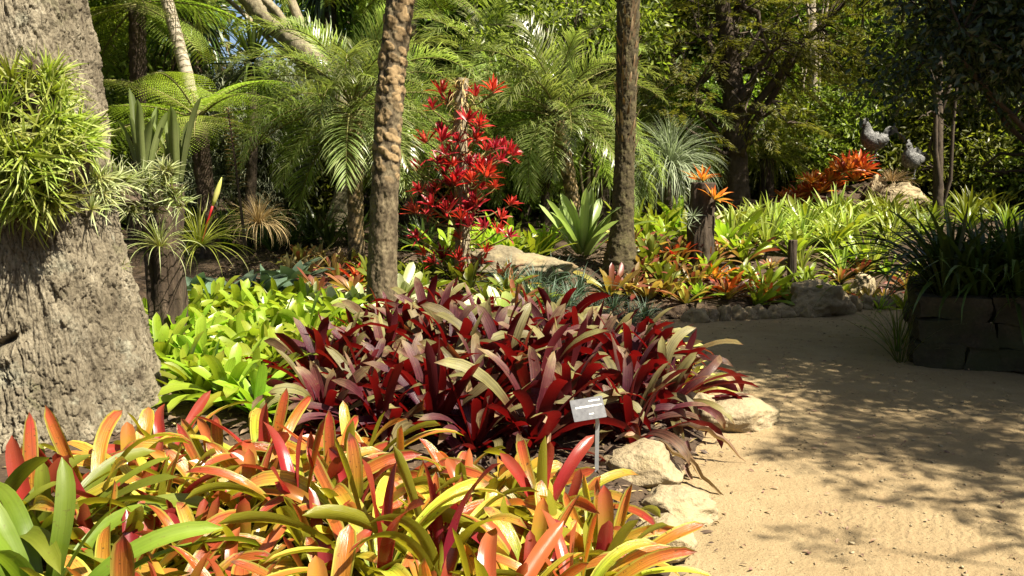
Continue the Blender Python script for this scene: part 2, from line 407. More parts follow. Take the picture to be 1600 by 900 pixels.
# bark, stone, earth
def old_bark(nt, c):
    c = attr_mix((.03, .021, .012), .45, 1.0)(nt, c)
    n = tex(nt, 'noise', 3.2, detail=7., rough=.72); c = mixc(nt, maprange(nt, n.outputs['Fac'], .56, .64, 0, .55), c, (.27, .265, .20))
    n2 = tex(nt, 'noise', 1.7, detail=6., stretch=(1, 1, .35)); c = mixc(nt, maprange(nt, n2.outputs['Fac'], .54, .68, 0, .6), c, (.055, .042, .027))
    n3 = tex(nt, 'noise', 2.4, detail=7., rough=.7); return mixc(nt, maprange(nt, n3.outputs['Fac'], .60, .68, 0, .45), c, (.10, .105, .045))
M['bark'] = surfmat('grey_bark', [(0, (.045, .035, .022)), (.4, (.125, .105, .070)), (.7, (.195, .168, .118)), (1, (.31, .28, .21))], 5., (1, 1, .6), .92, 1., .03, 60., old_bark)
M['palmbark'] = surfmat('palm_bark', [(0, (.025, .018, .010)), (.5, (.085, .064, .036)), (1, (.22, .18, .105))], 16., (1, 1, .5), .9, .8, .01, 70., attr_mix((.26, .18, .09), .25, .7))
M['corkbark'] = surfmat('cork_bark', [(0, (.09, .07, .045)), (.5, (.20, .17, .11)), (1, (.34, .30, .20))], 22., (1, 1, .6), .95, 1., .012, 60.)
M['mossbark'] = surfmat('mossy_bark', [(0, (.018, .013, .008)), (.5, (.055, .043, .02)), (1, (.12, .11, .045))], 12., None, .95, .9, .012, 60.)
M['fibre'] = leafmat('palm_fibre', [(0, (.10, .05, .025)), (1, (.22, .12, .06))], [(0, (.07, .035, .02)), (1, (.30, .20, .12))], rough=.8, trans=.1, bump=0)
M['darkbark'] = surfmat('dark_bark', [(0, (.018, .013, .009)), (.5, (.05, .036, .024)), (1, (.10, .075, .05))], 10., (1, 1, .4), .9, .9, .015, 50.)
M['palebark'] = surfmat('pale_bark', [(0, (.20, .16, .11)), (.5, (.34, .29, .22)), (1, (.45, .40, .32))], 6., (1, 1, 1.6), .85, .6, .01, 40.)
M['stem'] = surfmat('green_stem', [(0, (.10, .10, .03)), (1, (.20, .18, .06))], 8.)
M['rootstem'] = surfmat('fibrous_root', [(0, (.015, .010, .007)), (.5, (.05, .034, .022)), (1, (.13, .095, .065))], 14., (1, 1, .25), .95, 1., .02, 60.)
def soil_litter(nt, c):
    v = tex(nt, 'voro', 26.); v.feature = 'F1'
    return mixc(nt, maprange(nt, v.outputs['Distance'], .25, .1, 0, .7), c, (.10, .062, .034))
M['soil'] = surfmat('bed_soil', [(0, (.012, .008, .005)), (.5, (.042, .027, .016)), (1, (.10, .066, .038))], 5., None, .95, .8, .02, 60., soil_litter)
def sand_marks(nt, c):
    n = tex(nt, 'noise', .9, detail=3.)
    c = mixc(nt, maprange(nt, n.outputs['Fac'], .35, .62, 0, .55), c, (.235, .165, .085))
    n2 = tex(nt, 'noise', 130., detail=2.)
    c = mixc(nt, maprange(nt, n2.outputs['Fac'], .62, .72, 0, .7), c, (.20, .13, .07))
    n3 = tex(nt, 'noise', 7., detail=4.)
    return mixc(nt, maprange(nt, n3.outputs['Fac'], .55, .75, 0, .35), c, (.25, .16, .085))
M['sand'] = sandm = surfmat('path_sand', [(0, (.22, .16, .082)), (.5, (.295, .222, .118)), (1, (.37, .285, .16))], 4., None, .95, 1., .016, 85., sand_marks)
def rake(m):
    nt = m.node_tree; b = next(n for n in nt.nodes if n.type == 'BSDF_PRINCIPLED'); old = b.inputs['Normal'].links[0].from_node
    tc = N(nt, 'ShaderNodeTexCoord'); mp = N(nt, 'ShaderNodeMapping'); mp.inputs['Rotation'].default_value = (0, 0, R(24)); nt.links.new(tc.outputs['Object'], mp.inputs[0])
    w = N(nt, 'ShaderNodeTexWave'); nt.links.new(mp.outputs[0], w.inputs['Vector']); w.inputs['Scale'].default_value = 6.5; w.inputs['Distortion'].default_value = 6.0; w.inputs['Detail'].default_value = 3.; w.inputs['Detail Scale'].default_value = 2.5
    sy = N(nt, 'ShaderNodeSeparateXYZ'); nt.links.new(tc.outputs['Object'], sy.inputs[0])
    n = tex(nt, 'noise', .8, detail=2.); n2 = tex(nt, 'noise', 26., detail=6., rough=.75)
    h = mth(nt, 'ADD', mth(nt, 'MULTIPLY', w.outputs['Fac'], mth(nt, 'MULTIPLY', maprange(nt, n.outputs['Fac'], .45, .65, .0, .26), maprange(nt, sy.outputs[1], 4.9, 3.7, 0., 1.))), mth(nt, 'MULTIPLY', n2.outputs['Fac'], 1.1))
    bp = N(nt, 'ShaderNodeBump'); bp.inputs['Strength'].default_value = .8; bp.inputs['Distance'].default_value = .02
    nt.links.new(h, bp.inputs['Height']); nt.links.new(old.outputs[0], bp.inputs['Normal']); nt.links.new(bp.outputs[0], b.inputs['Normal'])
rake(sandm)
def lichen(nt, c):
    n = tex(nt, 'noise', 5., detail=5.)
    c = mixc(nt, maprange(nt, n.outputs['Fac'], .52, .66, 0, .6), c, (.24, .20, .10))
    n2 = tex(nt, 'noise', 2.2, detail=6.)
    return mixc(nt, maprange(nt, n2.outputs['Fac'], .58, .70, 0, .5), c, (.30, .20, .10))
M['stone'] = surfmat('sandstone', [(0, (.16, .12, .065)), (.5, (.27, .215, .13)), (1, (.36, .30, .19))], 4., None, .9, 1., .03, 45., lichen)
M['darkstone'] = surfmat('mossy_stone', [(0, (.06, .05, .03)), (.5, (.16, .135, .085)), (1, (.26, .22, .14))], 5., None, .95, .8, .02, 40., lichen)
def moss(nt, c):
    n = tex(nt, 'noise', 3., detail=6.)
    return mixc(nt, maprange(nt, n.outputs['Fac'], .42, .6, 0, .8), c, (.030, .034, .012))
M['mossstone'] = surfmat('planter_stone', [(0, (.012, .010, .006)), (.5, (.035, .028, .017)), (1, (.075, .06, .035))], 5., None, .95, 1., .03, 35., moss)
M['edgestone'] = surfmat('edging_stone', [(0, (.12, .09, .05)), (.5, (.24, .185, .11)), (1, (.34, .275, .17))], 6., None, .95, .9, .02, 45., lichen)
M['statue'] = surfmat('statue_metal', [(0, (.02, .02, .02)), (.45, (.085, .085, .085)), (.75, (.2, .2, .195)), (1, (.34, .34, .33))], 22., None, .55, 1., .03, 45.)

def metal(name, col, rough, mt):
    m, nt, out = new_mat(name); b = N(nt, 'ShaderNodeBsdfPrincipled'); b.inputs['Base Color'].default_value = (*col, 1)
    n = tex(nt, 'noise', 40.); nt.links.new(maprange(nt, n.outputs['Fac'], .3, .7, rough * .8, rough * 1.3), b.inputs['Roughness'])
    b.inputs['Metallic'].default_value = mt; nt.links.new(b.outputs[0], out.inputs[0]); return m
M['steel'] = metal('brushed_steel', (.34, .35, .36), .42, .55)
M['plate'] = metal('label_plate', (.12, .12, .125), .30, .3)
M['white'] = metal('white_letter', (.82, .82, .80), .5, 0)

# ------------------------------------------------------------------ the setting
def grid_mesh(name, xs, ys, zf, mat):
    X, Y = np.meshgrid(xs, ys, indexing='ij'); Z = zf(X.ravel(), Y.ravel())
    V = np.stack([X.ravel(), Y.ravel(), Z], 1); idx = np.arange(X.size).reshape(X.shape)
    F = np.stack([idx[:-1, :-1], idx[1:, :-1], idx[1:, 1:], idx[:-1, 1:]], -1).reshape(-1, 4)
    return Geo().add(V, F).mesh(name, mat)
def dens(lo, hi, step, far):
    core = np.arange(lo, hi, step); out = [far ** k * .6 for k in range(1, 13)]
    return np.concatenate([lo - np.cumsum(out)[::-1], core, hi + np.cumsum(out)])
def ground_z(x, y):
    z = Hs(x, y); near = (np.abs(x) < 9) & (y > 1) & (y < 18)
    P = np.stack([x, y, 0 * x], 1); nz = np.zeros(len(x)); nz[near] = vnoise(P[near], 3.2, 4)
    return z + .022 * nz * sst(.0, .3, path_dist(x, y))
link('ground', grid_mesh('ground', dens(-9, 9, .09, 1.75), dens(0, 18, .09, 1.75), ground_z, M['soil']), kind='structure')
def path_z(x, y):
    P = np.stack([x, y, 0 * x], 1); near = (y > 2.5) & (y < 12) & (x < 7)
    z = np.zeros(len(x)); z[near] = .012 * vnoise(P[near], 1.6, 3) + .005 * vnoise(P[near] * np.array([1, 1, 1]), 14., 2)
    # raked / trodden ripples near the bottom of the walk
    z += .0038 * np.sin((x * .80 - y * .45) * 78 + 1.5 * np.sin(y * 3) + np.sin(x * 7)) * (.4 + .6 * np.sin(x * 2.3 + y * 5.1) ** 2) * sst(5.4, 3.9, y)
    return z
link('path', grid_mesh('path', np.arange(-.4, 9.2, .045), np.concatenate([np.arange(-6, 2.6, .4), np.arange(2.6, 12, .045)]), path_z, M['sand']), kind='structure')
m_hill = surfmat('far_hill', [(0, (.10, .12, .12)), (1, (.18, .19, .18))], .02, None, 1., .2, 1., .2)
hx = np.linspace(-420, 420, 60); hy = np.linspace(330, 520, 12)
link('hills', grid_mesh('hills', hx, hy, lambda x, y: -2 + 76 * np.exp(-((y - 470) / 90) ** 2) * (.75 + .25 * np.sin(x * .013 + 1) + .12 * np.sin(x * .05)), m_hill), kind='structure')

# ------------------------------------------------------------------ stones
def rock_geo(size, seed, sub=5, cuts=9, rough=.14, flat=.5):
    import bmesh
    r = np.random.default_rng(seed); bm = bmesh.new(); bmesh.ops.create_icosphere(bm, subdivisions=sub, radius=1)
    V = np.array([v.co[:] for v in bm.verts]); T = np.array([[v.index for v in f.verts] for f in bm.faces]); bm.free()
    for _ in range(cuts):                       # worn facets
        n = unit(r.normal(size=3)); n[2] = abs(n[2]) * .8; n = unit(n); o = r.uniform(.55, .85)
        over = V @ n - o; V = V - np.where(over > 0, over * .9, 0)[:, None] * n
    off = r.uniform(-20, 20, 3)
    V = V + unit(V) * (vnoise(V + off, 1.3, 5) * rough * 1.6 + (vnoise(V + off, 6., 4) - .35 * np.abs(vnoise(V * np.array([1, 1, 2.2]) - off, 2.6, 3)) ** .5) * rough * .5)[:, None]
    V = V * np.array(size)
    F = np.concatenate([T, T[:, 2:3]], 1)
    A = np.full((len(V), 3), .5)
    return V, F, A
def tri_mesh(name, V, F, mat):
    me = bpy.data.meshes.new(name); me.from_pydata(V.tolist(), [], [tuple(f[:3]) for f in F]); me.materials.append(mat)
    me.polygons.foreach_set('use_smooth', np.ones(len(me.polygons), bool)); me.update(); return me
def rock(px, py, d, size, seed, label, group=None, mat='stone', rz=0., sink=.25, name='boulder', **k):
    x, y = xd(px, d); V, F, A = rock_geo(size, seed, **k)
    z = max(H(x, y), 0)
    return link(name, tri_mesh(name, V, F, M[mat]), None, label, 'rock', group, loc=(x, y, z + size[2] * (1 - 2 * sink)), rot=(0, 0, rz))
rock(1162, 660, 5.42, (.27, .22, .135), 3, 'cream sandstone boulder jutting onto the path behind the burgundy bed', rz=.2, sink=.22, rough=.075)
rock(1092, 655, 5.5, (.13, .15, .12), 8, 'small tan stone half hidden between burgundy leaves and the big path boulder', rz=.5, sink=.2)
rock(1012, 770, 4.35, (.24, .21, .115), 5, 'sunlit boulder under the withered leaves at the edge of the path', rz=-.45, sink=.28, rough=.075)
rock(1068, 820, 3.98, (.21, .20, .09), 12, 'low rounded tan boulder at the path edge before the withered leaves', rz=-.3, sink=.3, rough=.075)
rock(1052, 890, 3.52, (.125, .12, .105), 14, 'pale cone shaped boulder beside the orange bromeliads at the path edge', rz=.3, sink=.2, rough=.075)
rock(800, 415, 9.5, (.62, .35, .22), 21, 'long flat brown boulder behind the burgundy bed below the red bromeliads', mat='darkstone', sink=.3)
rock(1284, 470, 9.75, (.40, .30, .27), 17, 'big block shaped boulder with mossy top on the far edge of the path', mat='stone', rz=.3, sink=.22)
rock(1352, 420, 10.6, (.22, .18, .20), 19, 'cream wedge of rock among the yellow plants behind the far path edge', rz=.7, sink=.2)
rock(1120, 345, 11.6, (.26, .2, .2), 23, 'flat grey rock behind the stump with orange bromeliads', sink=.2)
rock(1262, 330, 13., (.22, .16, .16), 25, 'white topped rock behind the variegated bromeliads', sink=.2)
STATUE_D = 14.6
rock(1398, 306, STATUE_D - .2, (.54, .40, .26), 27, 'big tan boulder topped with straw grass below the two rooster statues', sink=.12, rz=.15)
rock(1366, 285, STATUE_D - .05, (.24, .20, .30), 31, 'pale rock carrying the taller rooster statue', sink=.05, rz=.5)
rock(1352, 302, STATUE_D - .2, (.16, .14, .12), 35, 'small grey rock left of the straw grass boulder', sink=.2)
rock(1427, 295, STATUE_D - .1, (.22, .2, .20), 33, 'pale rock carrying the smaller white chested rooster statue', sink=.05)
edge = [(1090, 496, .15), (1112, 494, .12), (1132, 493, .14), (1152, 492, .13), (1172, 491, .11), (1190, 490, .13), (1209, 489, .11), (1226, 488, .13), (1244, 486, .12), (1262, 487, .13),
        (1330, 478, .15), (1356, 474, .14), (1382, 473, .15), (1407, 472, .13)]
es = []
for i, (px, py, s) in enumerate(edge):
    x, y = gpix(px, py + 8); V, F, A = rock_geo((s, s * .8, s * .85), 50 + i, sub=4)
    es.append(link('edging_stone', tri_mesh('edging_stone', V, F, M['edgestone']), None, 'x', 'rock', 'edging stones along the far side of the path', loc=(x, y + .05, s * .32), rot=(0, 0, i * 1.3)))
for i, o in enumerate(es):
    o['label'] = ('edging stone of the far path, ' + (nth(i, 10) + ' of the run before the block boulder' if i < 10 else nth(i - 10, 4) + ' of the run beyond the block boulder'))

# raised planter of dark stone on the far side of the walk
def planter():
    x0, y0 = gpix(1424, 572); x1, y1 = x0 + 3.6, y0 + 1.25; h = .56
    root = link('stone_planter', None, None, 'low planter wall of dark mossy stone blocks in deep shade beside the path', 'planter', loc=(x0, y0, 0), rot=(0, 0, R(-22)))
    g = Geo(); r = random.Random(4)
    def block(cx, cy, cz, sx, sy, sz):
        V, F, A = [], [], []
        n = 7; lin = np.linspace(-1, 1, n)
        for ax in range(3):
            for sgn in (-1, 1):
                a, b = np.meshgrid(lin, lin, indexing='ij'); p = np.zeros((n, n, 3)); o = [i for i in range(3) if i != ax]
                p[..., ax] = sgn; p[..., o[0]] = a; p[..., o[1]] = b
                idx = np.arange(n * n).reshape(n, n) + len(V) * n * n
                q = np.stack([idx[:-1, :-1], idx[1:, :-1], idx[1:, 1:], idx[:-1, 1:]], -1).reshape(-1, 4)
                if (sgn > 0) == (ax == 1): q = q[:, ::-1]
                V.append(p.reshape(-1, 3)); F.append(q)
        V = np.concatenate(V); F = np.concatenate(F)
        ln = np.linalg.norm(np.clip(np.abs(V) - .78, 0, 1), axis=1)       # worn, rounded edges
        V = V * (1 - .10 * ln)[:, None]
        off = np.array([cx, cy, cz]) * 7
        V = V * np.array([sx, sy, sz]); V += unit(V) * (.06 * vnoise(V + off, 4., 5) + .012 * vnoise(V + off, 22., 2))[:, None]
        g.add(V + np.array([cx, cy, cz]), F)
    for row in range(3):
        z = .095 + row * .187; x = 0.
        while x < x1 - x0:
            w = r.uniform(.32, .6); block(x + w / 2, .13 + r.uniform(-.02, .02), z, w / 2 - .002, .13, .0935); x += w
        y = .28
        while y < y1 - y0:
            w = r.uniform(.3, .5); block(.13 + r.uniform(-.02, .02), y + w / 2, z, .13, w / 2 - .002, .0935); y += w
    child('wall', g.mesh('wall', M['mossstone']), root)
    X = np.linspace(.2, x1 - x0, 30); Y = np.linspace(.2, y1 - y0, 20)
    child('soil_fill', grid_mesh('soil_fill', X, Y, lambda x, y: .48 + .04 * np.sin(x * 9) * np.sin(y * 7), M['soil']), root)
    return x0, y0, x1, y1
PL = planter()
def pl(u, v):
    c, s_ = math.cos(R(-22)), math.sin(R(-22)); return (PL[0] + u * c - v * s_, PL[1] + u * s_ + v * c)

# ------------------------------------------------------------------ rosettes
def rosette(n, L, W, e_out, e_in, d_out, d_in, r0=.03, h0=.0, prof=P_strap, fold=.16, nseg=8, nac=2, part=None, jit=1., dpow=1.5, seed=None, lmin=.6, twist=.5, bend=.35, kink=0):
    global rng
    if seed is not None: rng = np.random.default_rng(seed)
    f = np.linspace(0, 1, n)
    az = np.arange(n) * 2.39996 + rng.normal(0, .22 * jit, n)
    Rv = np.stack([np.cos(az), np.sin(az), 0 * az], 1)
    e0 = R(1) * (e_out + (e_in - e_out) * f + rng.normal(0, 7 * jit, n))
    dr = R(1) * (d_out + (d_in - d_out) * f + rng.normal(0, 14 * jit, n))
    Ls = L * (1 - (1 - lmin) * f ** 1.5) * rng.uniform(.8, 1.12, n); Ws = W * rng.uniform(.85, 1.1, n)
    base = Rv * (r0 * (1 - .8 * f))[:, None] + np.array([0, 0, 1]) * (h0 * f)[:, None]
    g = Geo(); sel = np.ones(n, bool) if part is None else (f < .78) if part == 'outer' else (f >= .78)
    g.add(*strips(base[sel], Rv[sel], [0, 0, 1], Ls[sel], Ws[sel], e0[sel], dr[sel], nseg, nac, prof, fold, rng.normal(0, twist, n)[sel], rng.normal(0, bend, n)[sel], dpow))
    return g
def area_pts(poly, spacing, seed, tries=4000):
    r = np.random.default_rng(seed); P = np.array(poly); lo, hi = P.min(0), P.max(0); out = []
    for _ in range(tries):
        p = r.uniform(lo, hi); ins = False
        for i in range(len(P)):
            (ax, ay), (bx, by) = P[i], P[(i + 1) % len(P)]
            if (ay > p[1]) != (by > p[1]) and p[0] < (bx - ax) * (p[1] - ay) / (by - ay) + ax: ins = not ins
        if ins and all((p[0] - q[0]) ** 2 + (p[1] - q[1]) ** 2 > spacing ** 2 for q in out): out.append(p)
    return out
def bed(name, protos, pts, cat, group, what, where, seed, smin=.85, smax=1.15, tilt=.12, per=7, lean=None, dz=0., zf=None, names=None):
    """one plant per point: copies of the prototypes, each labelled by its row and place in it"""
    r = random.Random(seed); obs = []
    for i, (x, y) in enumerate(pts):
        p = protos[i % len(protos)]
        if not p.get('used'): o = p; p['used'] = 1
        else: o = copy_tree(p); del o['used']
        o.location = (x, y, (zf(x, y) if zf else H(x, y)) + dz); s = r.uniform(smin, smax); o.scale = (s, s, s * r.uniform(.9, 1.1))
        o.rotation_euler = (r.gauss(0, tilt) + (lean[1] if lean else 0), r.gauss(0, tilt) + (lean[0] if lean else 0), r.uniform(0, 6.28))
        o.name = name; o['category'] = cat; o['group'] = group; obs.append(o)
    for p in protos:
        if p.get('used'): del p['used']
    if what: label_rows(obs, what, where, per, names=names)
    return obs
def P_simple(name, geo, mat):
    return link(name, geo.mesh(name, M[mat]))
# ------------------------------------------------------------------ the beds of bromeliads
# orange bed in front: outer leaves, and a tight heart of young leaves
def orange_proto(seed, L, W, n, eo, do):
    root = link('orange_bromeliad', None)
    kw = dict(n=n, L=L, W=W, e_out=eo + 4, e_in=70, d_out=do * .85, d_in=24, r0=.045, h0=.03, fold=.2, nseg=12, nac=4, seed=seed, lmin=.6, dpow=1.7, bend=.5, jit=1.5, twist=.8)
    child('outer_leaves', rosette(part='outer', **kw).mesh('outer_leaves', M['orange']), root)
    child('heart_leaves', rosette(part='heart', **kw).mesh('heart_leaves', M['orange_heart']), root)
    return root
op = [orange_proto(100 + i, *a) for i, a in enumerate([(.50, .070, 17, 8, 58), (.60, .056, 17, 20, 95), (.40, .080, 15, 18, 45), (.50, .064, 18, 8, 55), (.68, .060, 14, 28, 120), (.44, .058, 18, 12, 60)])]
fore = [xd(-60, 3.65), xd(150, 3.75), xd(300, 4.15), xd(500, 4.1), xd(700, 3.95), xd(820, 3.8), xd(885, 3.45), xd(905, 3.05), xd(860, 2.5), xd(100, 2.5), xd(130, 3.1), xd(-60, 3.3)]
bed('orange_bromeliad', op, area_pts(fore, .192, 5) + [np.array(xd(*q)) for q in ((935, 3.3), (925, 3.0), (948, 3.1), (905, 2.78), (880, 3.6), (180, 4.05), (245, 4.25))], 'bromeliad', 'orange bromeliads massed at the near edge of the path', 'orange bromeliad', 'of the path edge bed', 3, .72, 1.0, .15, per=7)
# greener long leaved plants in the near corner
gp = [P_simple('long_leaved_bromeliad', rosette(17, .74, .066, 30, 80, 90, 30, .05, nseg=12, nac=4, seed=130 + i, dpow=1.6, bend=.5), 'olive') for i in range(2)]
bed('long_leaved_bromeliad', gp, [xd(-80, 3.1), xd(20, 2.75), xd(40, 3.3)], 'bromeliad', 'long green leaved bromeliads before the big trunk', 'green bromeliad with long arching leaves', 'before the grey trunk', 5, .9, 1.05, .08, per=9)
# burgundy bed
bp_ = [P_simple('burgundy_bromeliad', rosette(n, L, W, eo, 80, do, 25, .05, .04, nseg=10, nac=2, seed=150 + i, fold=.13, dpow=2.2, lmin=.75, bend=.6, twist=1., jit=1.5), 'burgundy')
       for i, (n, L, W, eo, do) in enumerate([(22, .58, .058, 26, 125), (24, .52, .052, 14, 95), (20, .64, .060, 36, 150), (23, .54, .050, 20, 90), (21, .54, .064, 30, 160)])]
burg = [xd(495, 5.6), xd(470, 4.95), xd(500, 4.65), xd(600, 4.5), xd(760, 4.5), xd(955, 4.55), xd(1040, 4.9), xd(1060, 5.6), xd(1035, 6.3), xd(960, 6.9), xd(760, 7.0), xd(625, 7.0), xd(545, 6.4)]
bed('burgundy_bromeliad', bp_, [p for p in area_pts(burg, .25, 6) if not (math.hypot(p[0] - .42, p[1] - 4.35) < .36)], 'bromeliad', 'burgundy bromeliads filling the middle bed', 'burgundy bromeliad', 'of the middle bed', 4, .88, 1.12, .16, per=8)
# lime bed beside the big trunk
lp = [P_simple('lime_bromeliad', rosette(18, L, W, eo, 80, do, 20, .04, .03, nseg=9, nac=2, seed=170 + i, dpow=1.6), 'lime') for i, (L, W, eo, do) in enumerate([(.48, .072, 28, 70), (.44, .066, 36, 60), (.52, .074, 24, 85)])]
lime = [xd(265, 5.5), xd(390, 5.2), xd(480, 5.9), xd(520, 6.5), xd(575, 7.15), xd(470, 8.1), xd(300, 8.0), xd(215, 7.0), xd(235, 6.1)]
bed('lime_bromeliad', lp, area_pts(lime, .25, 7) + [np.array(xd(*q)) for q in ((300, 5.2), (345, 5.05), (390, 4.95))], 'bromeliad', 'lime green bromeliads beside the big grey trunk', 'lime green bromeliad', 'beside the grey trunk', 6, .85, 1.1, .12, per=6)
# pale broad leaved ones round the scaly palm trunk, cream ones at the path end of the burgundy bed
pp = [P_simple('pale_bromeliad', rosette(14, .46, .10, 35, 82, 40, 10, .05, nseg=9, seed=190 + i), 'pale') for i in range(2)]
bed('pale_bromeliad', pp, [xd(515, 7.5), xd(560, 7.75), xd(650, 7.35), xd(690, 7.8), xd(745, 7.5), xd(790, 7.6), xd(630, 8.2), xd(480, 7.95)], 'bromeliad', 'pale broad leaved bromeliads round the scaly palm trunk', 'pale green broad leaved bromeliad', 'round the scaly palm trunk', 8, .8, 1.1, .1, per=8)
cp_ = [P_simple('cream_bromeliad', rosette(18, .40, .058, 18, 75, 60, 20, .04, nseg=9, seed=196 + i), 'cream') for i in range(2)]
bed('cream_bromeliad', cp_, [xd(1058, 6.35), xd(1020, 6.75), xd(975, 7.15), xd(1075, 6.0)], 'bromeliad', 'cream bromeliads at the path end of the burgundy bed', 'cream yellow bromeliad', 'at the path end of the burgundy bed', 9, .85, 1.1, .15, per=9)

# behind: rows of other kinds
rp = [P_simple('bank_bromeliad', rosette(16, L, W, 24, 78, 45, 15, .03, nseg=7, seed=210 + i), k) for i, (L, W, k) in enumerate([(.32, .038, 'rust'), (.40, .050, 'olive'), (.34, .045, 'lime'), (.36, .04, 'rust'), (.42, .052, 'lime')])]
obs = bed('bank_bromeliad', rp, area_pts([xd(1000, 10.0), xd(1100, 9.75), xd(1230, 9.75), xd(1420, 10.0), xd(1440, 11.2), xd(1320, 11.0), xd(1180, 10.8), xd(1000, 10.9)], .29, 11), 'bromeliad', 'rust and lime bromeliads above the far path edge', 'small rust or lime bromeliad', 'above the far path edge', 11, .75, 1.35, .15, per=9)
for o in obs: o['label'] = o['label'].replace('rust or lime', {'rust_leaf': 'rust tinted', 'green_leaf': 'deep green', 'lime_leaf': 'lime green'}[o.data.materials[0].name])
vp = [P_simple('variegated_bromeliad', rosette(24, .66, .040, 34, 84, 55, 10, .03, .05, P_lance, nseg=7, seed=220 + i), 'variegated') for i in range(3)]
bed('variegated_bromeliad', vp, area_pts([xd(1130, 11.4), xd(1210, 11.0), xd(1330, 10.9), xd(1400, 11.4), xd(1410, 12.6), xd(1250, 12.9), xd(1130, 12.2)], .38, 12), 'bromeliad', 'yellow edged bromeliads on the bank beyond the path', 'yellow edged bromeliad', 'on the far bank', 12, .8, 1.2, .12, per=8)
mp = [P_simple('green_bromeliad', rosette(16, .46, .062, 30, 82, 45, 10, .04, nseg=8, seed=230 + i), 'lime') for i in range(3)]
bed('green_bromeliad', mp, [xd(1010, 11.3), xd(1040, 11.6), xd(1070, 11.4), xd(1025, 12.3), xd(1060, 12.6), xd(1135, 11.1), xd(1165, 10.8), xd(1120, 11.8), xd(990, 12.4), xd(1185, 11.5), xd(1240, 11.2), xd(1300, 11.6), xd(1350, 11.3), xd(1390, 11.8), xd(1265, 12.1), xd(1210, 12.3), xd(1330, 12.3)], 'bromeliad', 'fresh green bromeliads behind the mossy palm trunk', 'fresh green bromeliad', 'beside and beyond the dark stump', 13, 1.0, 1.4, .1, per=5)
bed('yellow_bromeliad', [P_simple('yellow_bromeliad', rosette(20, .56, .055, 35, 82, 40, 10, .04, nseg=8, seed=236 + i), 'lime') for i in range(2)],
    [xd(745, 9.9), xd(775, 10.1), xd(805, 10.0), xd(835, 10.2), xd(790, 10.6), xd(855, 10.6), xd(700, 9.8), xd(760, 10.6)], 'bromeliad', 'yellow green bromeliads behind the red bromeliads', 'yellow green bromeliad', 'behind the flat boulder', 14, .9, 1.2, .1, per=4)
link('giant_bromeliad', rosette(22, .80, .095, 42, 84, 35, 8, .08, .05, nseg=10, nac=4, seed=240, lmin=.75).mesh('giant_bromeliad', M['freshgreen']), None, 'giant bromeliad with broad upright leaves before the mossy palm trunk', 'bromeliad', loc=(*xd(912, 10.3), H(*xd(912, 10.3)) + .05))
fp = [P_simple('flame_bromeliad', rosette(18, .32, .036, 22, 80, 35, 10, .03, nseg=7, seed=250 + i), 'flame') for i in range(3)]
bed('flame_bromeliad', fp, [xd(1140, 9.9), xd(1160, 10.2), xd(1120, 10.2), xd(1205, 9.95), xd(1060, 10.4), xd(555, 9.0)], 'bromeliad', 'flame coloured bromeliads', 'yellow and orange bromeliad', 'above the edging stones', 15, .9, 1.2, .1, per=9)
rng = np.random.default_rng(15)
pts = []
for i in range(38):
    t = i / 37; px = 1238 + 110 * t + rng.normal(0, 7); py = 312 - 58 * t + rng.normal(0, 7); d = 14.0 + rng.uniform(-.35, .35); p = pix(px, py, d); pts.append((p.x, p.y, p.z))
zmap = {(round(p[0], 5), round(p[1], 5)): p[2] for p in pts}
hp = [P_simple('scarlet_bromeliad', rosette(16, .23, .036, 15, 80, 25, 5, .02, prof=P_lance, nseg=6, seed=256 + i, lmin=.7), k) for i, k in enumerate(['flame', 'flame', 'flame'])]
def flame_z(x, y): return zmap[(round(x, 5), round(y, 5))]
obs = bed('flame_bromeliad', hp, [(p[0], p[1]) for p in pts], 'bromeliad', 'orange red bromeliads climbing to the rooster statues', None, '', 16, 1.05, 1.5, .2, dz=-.06, zf=flame_z)
label_rows(obs, 'orange red bromeliad', 'of the drift below the statues', 5, key=lambda o: o.location.z, names=lambda r, n: ('lowest' if r == 0 else 'topmost' if r == n - 1 else ORD[r + 1] + ' lowest') + ' tier')
# mound carrying that drift and the statue boulders
V, F, A = rock_geo((1.25, .8, .55), 61, rough=.2)
x, y = xd(1330, 14.9)
link('mound', tri_mesh('mound', V, F, M['soil']), loc=(x, y, H(x, y) - .12), kind='structure')
# dark strap leaved clumps in the shade
dp = [P_simple('strap_leaf_clump', rosette(26, .62, .042, 30, 85, 70, 15, .05, prof=P_lance, nseg=8, seed=270 + i), 'dark') for i in range(3)]
shade = [xd(a, b) for a, b in ((395, 11.2), (425, 10.8), (455, 11.0), (485, 11.3), (515, 11.0), (545, 11.3), (440, 11.7), (500, 11.9), (410, 12.3), (380, 11.8), (345, 12.0), (640, 11.0), (665, 10.7), (560, 12.1), (310, 11.5), (350, 10.9))]
bed('strap_leaf_clump', dp, shade, 'plant', 'dark strap leaved clumps under the feathery palms', 'dark green strap leaved clump', 'under the feathery palm', 17, .8, 1.15, .1, per=5)
gpx = [P_simple('shade_grass', rosette(60, .42, .012, 25, 85, 95, 30, .06, prof=P_grass, nseg=6, nac=1, fold=0, seed=280 + i), 'blue') for i in range(2)]
bed('shade_grass', gpx, [xd(a, b) for a, b in ((790, 8.7), (825, 8.6), (860, 8.5), (840, 9.0), (890, 8.9), (930, 8.8), (800, 9.1), (960, 9.2), (905, 9.3), (985, 8.9), (870, 9.4), (1010, 9.2))], 'grass clump', 'blue green grass clumps before the flat boulder', 'blue green grass clump', 'before the flat boulder', 18, .8, 1.2, .1, per=4)
dk = [P_simple('shade_bromeliad', rosette(16, .40, .05, 20, 75, 45, 15, .04, nseg=7, seed=290 + i), 'rust') for i in range(2)]
